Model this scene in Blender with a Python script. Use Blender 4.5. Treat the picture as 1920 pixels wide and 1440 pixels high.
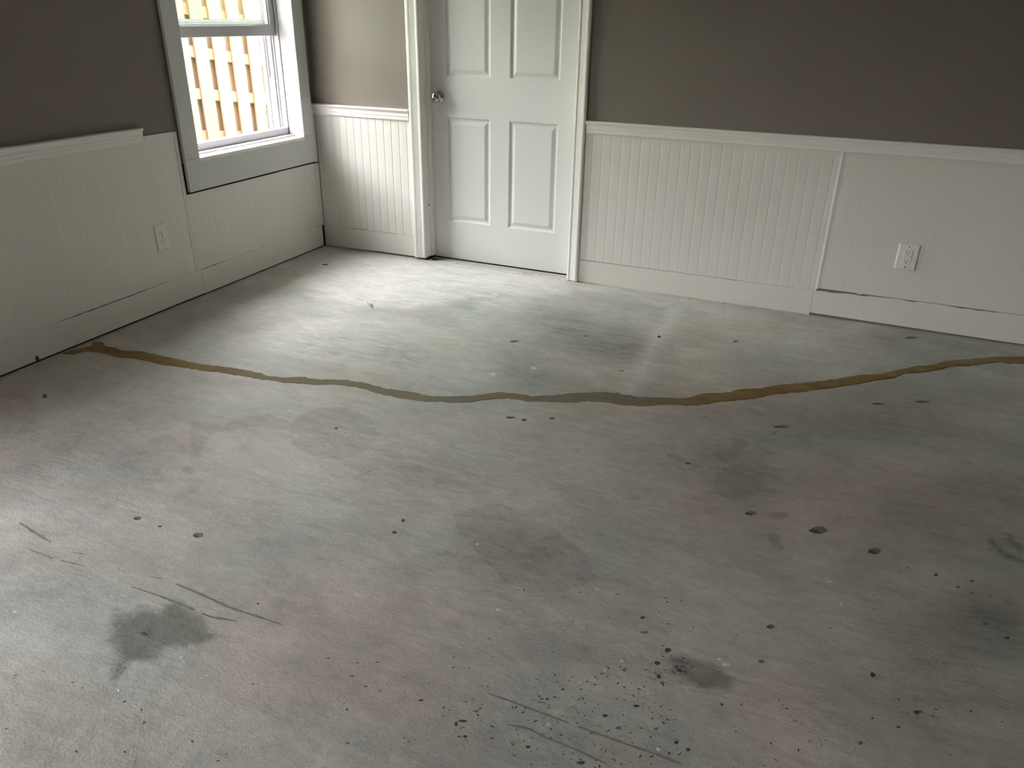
import bpy, bmesh, math, random
from mathutils import Matrix, Vector
import numpy as np

random.seed(7)
for o in list(bpy.data.objects):
    bpy.data.objects.remove(o)
S = bpy.context.scene
C = S.collection

# ------------------------------------------------------------------ camera
CAM = {'loc': [2.9817, -3.9699, 1.3461], 'r': [0.91821, 0.39583, 0.01452], 'u': [-0.1829, 0.39118, 0.90196], 'f': [-0.35135, 0.83084, -0.43158], 'focal': 1447.1}
cd = bpy.data.cameras.new('camera'); cam = bpy.data.objects.new('camera', cd); C.objects.link(cam)
r, u, f = (Vector(CAM[k]).normalized() for k in 'ruf')
m = Matrix((r, u, -f)).transposed().to_4x4(); m.translation = Vector(CAM['loc'])
cam.matrix_world = m
cd.sensor_fit = 'HORIZONTAL'; cd.sensor_width = 36.0; cd.lens = CAM['focal'] / 1920 * 36.0
cd.clip_start = 0.05; cd.clip_end = 200
S.camera = cam

# ------------------------------------------------------------------ light: overcast sky through the windows
wd = bpy.data.worlds.new('overcast_sky'); S.world = wd; wd.use_nodes = True
nt = wd.node_tree; nt.nodes.clear()
bg = nt.nodes.new('ShaderNodeBackground'); ow = nt.nodes.new('ShaderNodeOutputWorld')
bg.inputs['Color'].default_value = (0.985, 0.975, 1.0, 1)
bg.inputs['Strength'].default_value = 1.0
nt.links.new(bg.outputs[0], ow.inputs[0])
S.view_settings.view_transform = 'Standard'; S.view_settings.look = 'None'
S.view_settings.gamma = 1.0; S.view_settings.use_curve_mapping = False
S.view_settings.exposure = 5.2

def portal(loc, rot, w, h):
    l = bpy.data.lights.new('window_portal', 'AREA'); l.shape = 'RECTANGLE'; l.size = w; l.size_y = h
    l.cycles.is_portal = True
    o = bpy.data.objects.new('window_portal', l); o.location = loc; o.rotation_euler = rot; C.objects.link(o)
R2 = math.pi / 2
XRW = 5.1
W1 = (-0.972, -0.136, 0.685, 1.93)       # y0, y1, z0, z1 of window_1's finished opening
W2 = (-5.00, -3.15, 0.02, 1.98)          # glazed patio doors in the same wall, beside the photographer
W3_FILL = (-4.9, -4.48, 1.35, 1.8)             # made-up opening in the right wall, added as fill light
portal((XRW+.15, (W3_FILL[0]+W3_FILL[1])/2, (W3_FILL[2]+W3_FILL[3])/2), (0, R2, 0), W3_FILL[3]-W3_FILL[2], W3_FILL[1]-W3_FILL[0])
portal((-0.25, (W1[0]+W1[1])/2, (W1[2]+W1[3])/2), (0, -R2, 0), W1[3]-W1[2], W1[1]-W1[0])
portal((-0.25, (W2[0]+W2[1])/2, (W2[2]+W2[3])/2), (0, -R2, 0), W2[3]-W2[2], W2[1]-W2[0])

# ------------------------------------------------------------------ node helpers / materials
def new_mat(name):
    m = bpy.data.materials.new(name); m.use_nodes = True
    n = m.node_tree; b = n.nodes['Principled BSDF']
    return m, n, b
def N(n, t, **kw):
    x = n.nodes.new(t)
    for k, v in kw.items():
        if k in x.inputs: x.inputs[k].default_value = v
        else: setattr(x, k, v)
    return x
def val(n, x):
    return x
def math_(n, op, a, b=None, c=None, clamp=False):
    x = n.nodes.new('ShaderNodeMath'); x.operation = op; x.use_clamp = clamp
    for i, v in enumerate((a, b, c)):
        if v is None: continue
        if isinstance(v, (int, float)): x.inputs[i].default_value = v
        else: n.links.new(v, x.inputs[i])
    return x.outputs[0]
def mix_(n, fac, a, b, mode='MIX'):
    x = n.nodes.new('ShaderNodeMix'); x.data_type = 'RGBA'; x.blend_type = mode
    for s, v in ((x.inputs['Factor'], fac), (x.inputs[6], a), (x.inputs[7], b)):
        if isinstance(v, (int, float)): s.default_value = v
        elif isinstance(v, tuple): s.default_value = v if len(v) == 4 else v + (1,)
        else: n.links.new(v, s)
    return x.outputs[2]
def smooth(n, v, lo, hi):
    x = n.nodes.new('ShaderNodeMapRange'); x.interpolation_type = 'SMOOTHSTEP'
    n.links.new(v, x.inputs['Value']); x.inputs['From Min'].default_value = lo; x.inputs['From Max'].default_value = hi
    return x.outputs[0]
def noise(n, vec, scale, detail=4, rough=.55, dist=0):
    x = n.nodes.new('ShaderNodeTexNoise'); x.inputs['Scale'].default_value = scale
    x.inputs['Detail'].default_value = detail; x.inputs['Roughness'].default_value = rough
    x.inputs['Distortion'].default_value = dist
    if vec is not None: n.links.new(vec, x.inputs['Vector'])
    return x.outputs['Fac']
def mapping(n, vec, loc=(0, 0, 0), rot=(0, 0, 0), sc=(1, 1, 1)):
    x = n.nodes.new('ShaderNodeMapping'); n.links.new(vec, x.inputs['Vector'])
    x.inputs['Location'].default_value = loc; x.inputs['Rotation'].default_value = rot; x.inputs['Scale'].default_value = sc
    return x.outputs[0]
def coords(n):
    return n.nodes.new('ShaderNodeTexCoord').outputs['Object']
def bump(n, b, h, strength, dist):
    x = n.nodes.new('ShaderNodeBump'); x.inputs['Strength'].default_value = strength; x.inputs['Distance'].default_value = dist
    n.links.new(h, x.inputs['Height']); n.links.new(x.outputs[0], b.inputs['Normal'])

def paint(name, col, rough=.45, var=.05, bscale=220, bstr=.15, spec=.5):
    m, n, b = new_mat(name); co = coords(n)
    v = noise(n, co, 2.3, 3); k = math_(n, 'MULTIPLY_ADD', v, 2*var, 1-var)
    v2 = noise(n, co, 35, 3); k2 = math_(n, 'MULTIPLY_ADD', v2, .04, .98)
    kk = math_(n, 'MULTIPLY', k, k2)
    cc = n.nodes.new('ShaderNodeVectorMath'); cc.operation = 'SCALE'; cc.inputs[0].default_value = col
    n.links.new(kk, cc.inputs['Scale']); n.links.new(cc.outputs[0], b.inputs['Base Color'])
    b.inputs['Roughness'].default_value = rough; b.inputs['Specular IOR Level'].default_value = spec
    bump(n, b, noise(n, co, bscale, 2), bstr, .0008)
    return m
M = {}
M['white'] = paint('white_semigloss_paint', (.74, .712, .66), .38)
M['door'] = paint('white_door_paint', (.72, .72, .70), .33, .02, 160, .1)
M['trim'] = paint('white_trim_paint', (.83, .81, .765), .32, .03)
M['casing'] = paint('window_casing_primer', (.62, .635, .62), .55, .03)
M['taupe'] = paint('taupe_wall_paint', (.215, .183, .155), .6, .06, 120, .3, .35)
M['ceiling'] = paint('ceiling_paint', (.62, .60, .57), .9, .02)
M['vinyl'] = paint('white_vinyl', (.52, .50, .53), .3, .01, 50, .02)
M['plastic'] = paint('outlet_plastic', (.79, .78, .73), .3, .01, 60, .02)
M['dark'] = paint('dark_gap_shade', (.035, .027, .02), .9)  # near-black: shade in the gaps and hollows put into the colour
M['slot'] = paint('slot_shadow', (.03, .028, .025), .8)
M['pit'] = paint('pit_shade_grime', (.08, .074, .062), .9, .3, 300, .4)  # dark chips, and the shade inside pits put into colour
M['pit_soft'] = paint('scuff_pit_shade', (.19, .18, .16), .9, .3, 300, .4)  # scuffs, and the softer shade of pits put into colour
M['scuff'] = paint('scuff_rubber', (.235, .225, .205), .9, .5, 300, .4)
M['fleck'] = paint('white_paint_fleck', (.72, .72, .69), .6)
M['plaster'] = paint('plaster_crumb', (.62, .58, .52), .9)
M['rust'] = paint('rusty_wire', (.12, .11, .10), .5)
M['metal_strip'] = paint('dirty_threshold_metal', (.42, .39, .36), .45)
M['siding'] = paint('outside_siding', (.5, .5, .48), .7)

def chrome():
    m, n, b = new_mat('brushed_nickel'); b.inputs['Metallic'].default_value = 1
    b.inputs['Base Color'].default_value = (.45, .43, .39, 1); b.inputs['Roughness'].default_value = .12
    return m
M['nickel'] = chrome()
def glass(name='greenish_window_glass', tint=(.955, .985, .945, 1)):
    m, n, b = new_mat(name); n.nodes.remove(b)
    out = n.nodes['Material Output']
    t = n.nodes.new('ShaderNodeBsdfTransparent'); t.inputs['Color'].default_value = tint
    g = n.nodes.new('ShaderNodeBsdfGlossy'); g.inputs['Roughness'].default_value = .02
    g.inputs['Color'].default_value = (.9, 1, .92, 1)
    lw = n.nodes.new('ShaderNodeLayerWeight'); fr = math_(n, 'MULTIPLY_ADD', math_(n, 'POWER', lw.outputs['Facing'], 5.0), .9, .035)
    mx = n.nodes.new('ShaderNodeMixShader'); n.links.new(fr, mx.inputs[0])
    n.links.new(t.outputs[0], mx.inputs[1]); n.links.new(g.outputs[0], mx.inputs[2]); n.links.new(mx.outputs[0], out.inputs['Surface'])
    return m
M['glass'] = glass(); M['clear'] = glass('clear_window_glass', (.985, .99, .985, 1))
def pine():
    m, n, b = new_mat('pine_fence_wood'); co = coords(n)
    oi = n.nodes.new('ShaderNodeObjectInfo').outputs['Random']
    st = mapping(n, co, sc=(14, 14, 1.1))
    g = noise(n, st, 3.2, 5, .6, .8); kn = noise(n, mapping(n, co, sc=(3, 3, 1.6)), 2.5, 3)
    c = mix_(n, g, (.20, .135, .08), (.33, .245, .165))
    c = mix_(n, smooth(n, kn, .6, .75), c, (.27, .255, .16))
    hv = n.nodes.new('ShaderNodeHueSaturation'); n.links.new(c, hv.inputs['Color'])
    n.links.new(math_(n, 'MULTIPLY_ADD', oi, .35, .85), hv.inputs['Value'])
    n.links.new(hv.outputs[0], b.inputs['Base Color']); b.inputs['Roughness'].default_value = .8
    bump(n, b, g, .3, .002)
    return m
M['pine'] = pine()
def ground():
    m, n, b = new_mat('yard_grass_soil'); co = coords(n)
    c = mix_(n, noise(n, co, 3, 6), (.10, .12, .05), (.22, .2, .12)); n.links.new(c, b.inputs['Base Color'])
    b.inputs['Roughness'].default_value = 1; bump(n, b, noise(n, co, 30, 4), .8, .02); return m
M['ground'] = ground()

def concrete():
    m, n, b = new_mat('bare_concrete'); co = coords(n)
    A = n.nodes.new('ShaderNodeAttribute'); A.attribute_name = 'stain_light_a'
    B = n.nodes.new('ShaderNodeAttribute'); B.attribute_name = 'stain_b'
    sa = n.nodes.new('ShaderNodeSeparateColor'); n.links.new(A.outputs['Color'], sa.inputs[0])
    sb = n.nodes.new('ShaderNodeSeparateColor'); n.links.new(B.outputs['Color'], sb.inputs[0])
    soft, mild, light = sa.outputs; warm, strong, mstr = sb.outputs
    n1 = noise(n, co, 1.1, 6, .6, .5); n2 = noise(n, mapping(n, co, (7, 3, 0)), 4.5, 6, .65, .3)
    n3 = noise(n, co, 28, 5, .65); n4 = noise(n, co, 170, 3, .7)
    trow = mapping(n, co, rot=(0, 0, -.36), sc=(2.2, 9, 1))      # trowel sweep along the room
    ns = noise(n, trow, 2.2, 6, .65, .6)
    ns2 = noise(n, mapping(n, co, rot=(0, 0, -.30), sc=(10, 26, 1)), 1.3, 5, .65, .8)
    # neutral base with green-grey / pink-brown drift
    wv = math_(n, 'ADD', math_(n, 'MULTIPLY', math_(n, 'SUBTRACT', noise(n, mapping(n, co, (2, 9, 0)), 2.2, 4, .55, .4), .5), 3.0), math_(n, 'MULTIPLY', math_(n, 'SUBTRACT', warm, .5), 1.6))
    wf = math_(n, 'ADD', wv, .5, clamp=True)
    c = mix_(n, wf, (.452, .466, .436), (.505, .458, .418))
    # value modulation
    k = math_(n, 'MULTIPLY_ADD', math_(n, 'SUBTRACT', n1, .5), .75, 1.0)
    k = math_(n, 'MULTIPLY', k, math_(n, 'MULTIPLY_ADD', math_(n, 'SUBTRACT', n2, .5), .62, 1.0))
    k = math_(n, 'MULTIPLY', k, math_(n, 'MULTIPLY_ADD', math_(n, 'SUBTRACT', ns, .5), .42, 1.0))
    k = math_(n, 'MULTIPLY', k, math_(n, 'MULTIPLY_ADD', math_(n, 'SUBTRACT', n3, .5), .40, 1.0))
    k = math_(n, 'MULTIPLY', k, math_(n, 'MULTIPLY_ADD', math_(n, 'SUBTRACT', n4, .5), .60, 1.0))
    # hard-edged tidal patches of cement wash
    pt = smooth(n, noise(n, mapping(n, co, (5, 1, 2), sc=(1, 1.4, 1)), 2.6, 5, .5, .7), .52, .545)
    k = math_(n, 'MULTIPLY', k, math_(n, 'MULTIPLY_ADD', pt, -.075, 1.03))
    # soft dark stains, broken up by trowel streaks
    sd = math_(n, 'MULTIPLY', soft, math_(n, 'MULTIPLY_ADD', smooth(n, ns, .3, .7), .9, .45))
    k = math_(n, 'MULTIPLY', k, math_(n, 'MULTIPLY_ADD', sd, -.46, 1.0))
    # mild sharp stains
    em = math_(n, 'ADD', mild, math_(n, 'MULTIPLY', math_(n, 'SUBTRACT', noise(n, co, 22, 4, .6), .5), .55))
    mm = math_(n, 'MULTIPLY', smooth(n, em, .46, .56), mstr)
    k = math_(n, 'MULTIPLY', k, math_(n, 'MULTIPLY_ADD', mm, -.24, 1.0))
    # strong stains
    es = math_(n, 'ADD', strong, math_(n, 'MULTIPLY', math_(n, 'SUBTRACT', noise(n, co, 34, 6, .75), .5), .95))
    ss = math_(n, 'MULTIPLY', smooth(n, es, .28, .95), math_(n, 'MULTIPLY_ADD', n3, .6, .6))
    k = math_(n, 'MULTIPLY', k, math_(n, 'MULTIPLY_ADD', ss, -.56, 1.0))
    sc_ = n.nodes.new('ShaderNodeVectorMath'); sc_.operation = 'SCALE'
    n.links.new(c, sc_.inputs[0]); n.links.new(k, sc_.inputs['Scale'])
    c2 = mix_(n, math_(n, 'MULTIPLY', ss, .35), sc_.outputs[0], (.13, .13, .085))
    # white dust / plaster film, plus broad pale ovals standing in for light
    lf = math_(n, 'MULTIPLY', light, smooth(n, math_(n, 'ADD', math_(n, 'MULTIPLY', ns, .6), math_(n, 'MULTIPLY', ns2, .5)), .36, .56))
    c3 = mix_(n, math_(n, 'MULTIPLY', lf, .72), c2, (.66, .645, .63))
    wn = noise(n, mapping(n, co, (1, 4, 8), rot=(0, 0, -.4), sc=(1.3, 4.5, 1)), 5.5, 7, .72, 1.2)
    wd_ = math_(n, 'MULTIPLY', smooth(n, wn, .545, .60), math_(n, 'MULTIPLY_ADD', light, .5, .07), clamp=True)
    c3 = mix_(n, wd_, c3, (.74, .73, .715))
    dk = math_(n, 'MULTIPLY', smooth(n, wn, .47, .42), math_(n, 'MULTIPLY_ADD', soft, .35, .10), clamp=True)
    c3 = mix_(n, dk, c3, (.16, .165, .15))
    # tiny aggregate specks
    vo = n.nodes.new('ShaderNodeTexVoronoi'); vo.inputs['Scale'].default_value = 55; n.links.new(co, vo.inputs['Vector'])
    vs = math_(n, 'MULTIPLY', smooth(n, math_(n, 'MULTIPLY', vo.outputs['Distance'], -1), -.13, -.06), smooth(n, noise(n, co, 9, 3), .56, .66))
    c4 = mix_(n, math_(n, 'MULTIPLY', vs, .45), c3, (.12, .11, .095))
    n.links.new(c4, b.inputs['Base Color'])
    n.links.new(math_(n, 'MULTIPLY_ADD', n2, .25, .48), b.inputs['Roughness'])
    b.inputs['Specular IOR Level'].default_value = .4
    h = math_(n, 'ADD', math_(n, 'MULTIPLY', ns, .3), math_(n, 'ADD', math_(n, 'MULTIPLY', n3, .5), math_(n, 'ADD', math_(n, 'MULTIPLY', n4, .22), math_(n, 'MULTIPLY', ns2, .35))))
    bump(n, b, h, .5, .007)
    return m
M['concrete'] = concrete()
def filler():
    m, n, b = new_mat('crack_filler_resin'); co = coords(n)
    n1 = noise(n, mapping(n, co, rot=(0, 0, -.15), sc=(1, 3, 1)), 5, 5, .6, .4)
    c = mix_(n, smooth(n, n1, .35, .65), (.215, .140, .048), (.275, .198, .090))
    sx = n.nodes.new('ShaderNodeSeparateXYZ'); n.links.new(co, sx.inputs[0])
    mid = math_(n, 'SUBTRACT', smooth(n, sx.outputs[0], .55, 1.15), smooth(n, sx.outputs[0], 2.25, 2.75))     # dusted over where it was walked on
    mid = math_(n, 'MULTIPLY', mid, math_(n, 'MULTIPLY_ADD', n1, .5, .62))
    c = mix_(n, mid, c, (.225, .198, .145))
    n.links.new(c, b.inputs['Base Color']); b.inputs['Roughness'].default_value = .8; b.inputs['Specular IOR Level'].default_value = .2
    bump(n, b, noise(n, co, 60, 4), .35, .002)
    return m
M['filler'] = filler()

# ------------------------------------------------------------------ mesh helpers
def link(name, bm, mat, parent=None, kind=None, label=None, cat=None, group=None, smooth_=False):
    me = bpy.data.meshes.new(name); bmesh.ops.recalc_face_normals(bm, faces=bm.faces)
    bm.to_mesh(me); bm.free()
    if smooth_:
        for p in me.polygons: p.use_smooth = True
    for q in (mat if isinstance(mat, (list, tuple)) else [mat]): me.materials.append(M[q])
    o = bpy.data.objects.new(name, me); C.objects.link(o)
    if parent is not None: o.parent = parent
    for k, v in (('kind', kind), ('label', label), ('category', cat), ('group', group)):
        if v: o[k] = v
    return o
def empty(name, loc=(0, 0, 0), kind=None, label=None, cat=None, group=None):
    o = bpy.data.objects.new(name, None); o.location = loc; C.objects.link(o); o.empty_display_size = .05
    for k, v in (('kind', kind), ('label', label), ('category', cat), ('group', group)):
        if v: o[k] = v
    return o
def box(bm, x0, x1, y0, y1, z0, z1, mi=0, bev=0):
    vs = [bm.verts.new((x, y, z)) for x in (x0, x1) for y in (y0, y1) for z in (z0, z1)]
    fs = [bm.faces.new([vs[i] for i in q]) for q in ((0, 1, 3, 2), (4, 6, 7, 5), (0, 4, 5, 1), (2, 3, 7, 6), (0, 2, 6, 4), (1, 5, 7, 3))]
    for q in fs: q.material_index = mi
    if bev:
        es = list({e for q in fs for e in q.edges})
        bmesh.ops.bevel(bm, geom=es, offset=bev, segments=2, affect='EDGES', profile=.6)
    return bm
def B(*a, **k):
    return box(bmesh.new(), *a, **k)
def prism(bm, loop, d0, d1, fn, cap=True):
    """extrude a closed 2-D loop (a, b) from d0 to d1; fn(a, b, d) -> xyz"""
    A_ = [bm.verts.new(fn(a, b, d0)) for a, b in loop]; B_ = [bm.verts.new(fn(a, b, d1)) for a, b in loop]
    k = len(loop)
    for i in range(k): bm.faces.new((A_[i], A_[(i+1) % k], B_[(i+1) % k], B_[i]))
    if cap:
        f1 = bm.faces.new(A_); f2 = bm.faces.new(B_)
        bmesh.ops.triangulate(bm, faces=[f1, f2])
    return bm

# ------------------------------------------------------------------ floor
CRACK_TOP = [[0.007, -1.909], [0.039, -1.842], [0.049, -1.804], [0.015, -1.769], [0.051, -1.752], [0.097, -1.781], [0.138, -1.775], [0.212, -1.784], [0.309, -1.756], [0.459, -1.757], [0.476, -1.765], [0.623, -1.756], [0.698, -1.737], [0.815, -1.72], [0.911, -1.722], [0.933, -1.732], [1.013, -1.715], [1.092, -1.68], [1.109, -1.689], [1.263, -1.628], [1.337, -1.624], [1.441, -1.63], [1.547, -1.617], [1.627, -1.614], [1.708, -1.586], [1.776, -1.55], [1.839, -1.497], [1.87, -1.465], [1.928, -1.456], [1.995, -1.452], [2.077, -1.404], [2.141, -1.351], [2.212, -1.307], [2.263, -1.292], [2.342, -1.278], [2.382, -1.282], [2.446, -1.252], [2.555, -1.208], [2.576, -1.177], [2.608, -1.137], [2.698, -1.086], [2.722, -1.044], [2.821, -0.983], [2.873, -0.923], [2.946, -0.878], [3.072, -0.773], [3.185, -0.671], [3.256, -0.632], [3.304, -0.57], [3.374, -0.507], [3.392, -0.478], [3.463, -0.427], [3.533, -0.344], [3.673, -0.243], [3.736, -0.203], [3.841, -0.146], [3.988, -0.051], [4.206, 0.025], [4.467, 0.121]]
CRACK_BOT = [[0.018, -1.923], [0.061, -1.903], [0.078, -1.859], [0.158, -1.851], [0.247, -1.847], [0.377, -1.829], [0.492, -1.834], [0.607, -1.812], [0.77, -1.787], [0.865, -1.778], [0.916, -1.777], [1.022, -1.76], [1.145, -1.733], [1.241, -1.688], [1.318, -1.671], [1.472, -1.682], [1.554, -1.682], [1.66, -1.661], [1.729, -1.635], [1.802, -1.604], [1.831, -1.573], [1.896, -1.522], [1.948, -1.503], [2.01, -1.499], [2.078, -1.466], [2.169, -1.433], [2.222, -1.391], [2.289, -1.378], [2.356, -1.373], [2.421, -1.353], [2.494, -1.301], [2.612, -1.254], [2.653, -1.213], [2.745, -1.137], [2.805, -1.099], [2.847, -1.05], [2.9, -1.007], [2.953, -0.967], [3.077, -0.866], [3.187, -0.767], [3.239, -0.711], [3.309, -0.651], [3.349, -0.582], [3.421, -0.538], [3.485, -0.485], [3.523, -0.433], [3.623, -0.363], [3.746, -0.263], [3.762, -0.28], [3.837, -0.24], [3.991, -0.154], [4.182, -0.09], [4.433, -0.01]]
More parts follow.
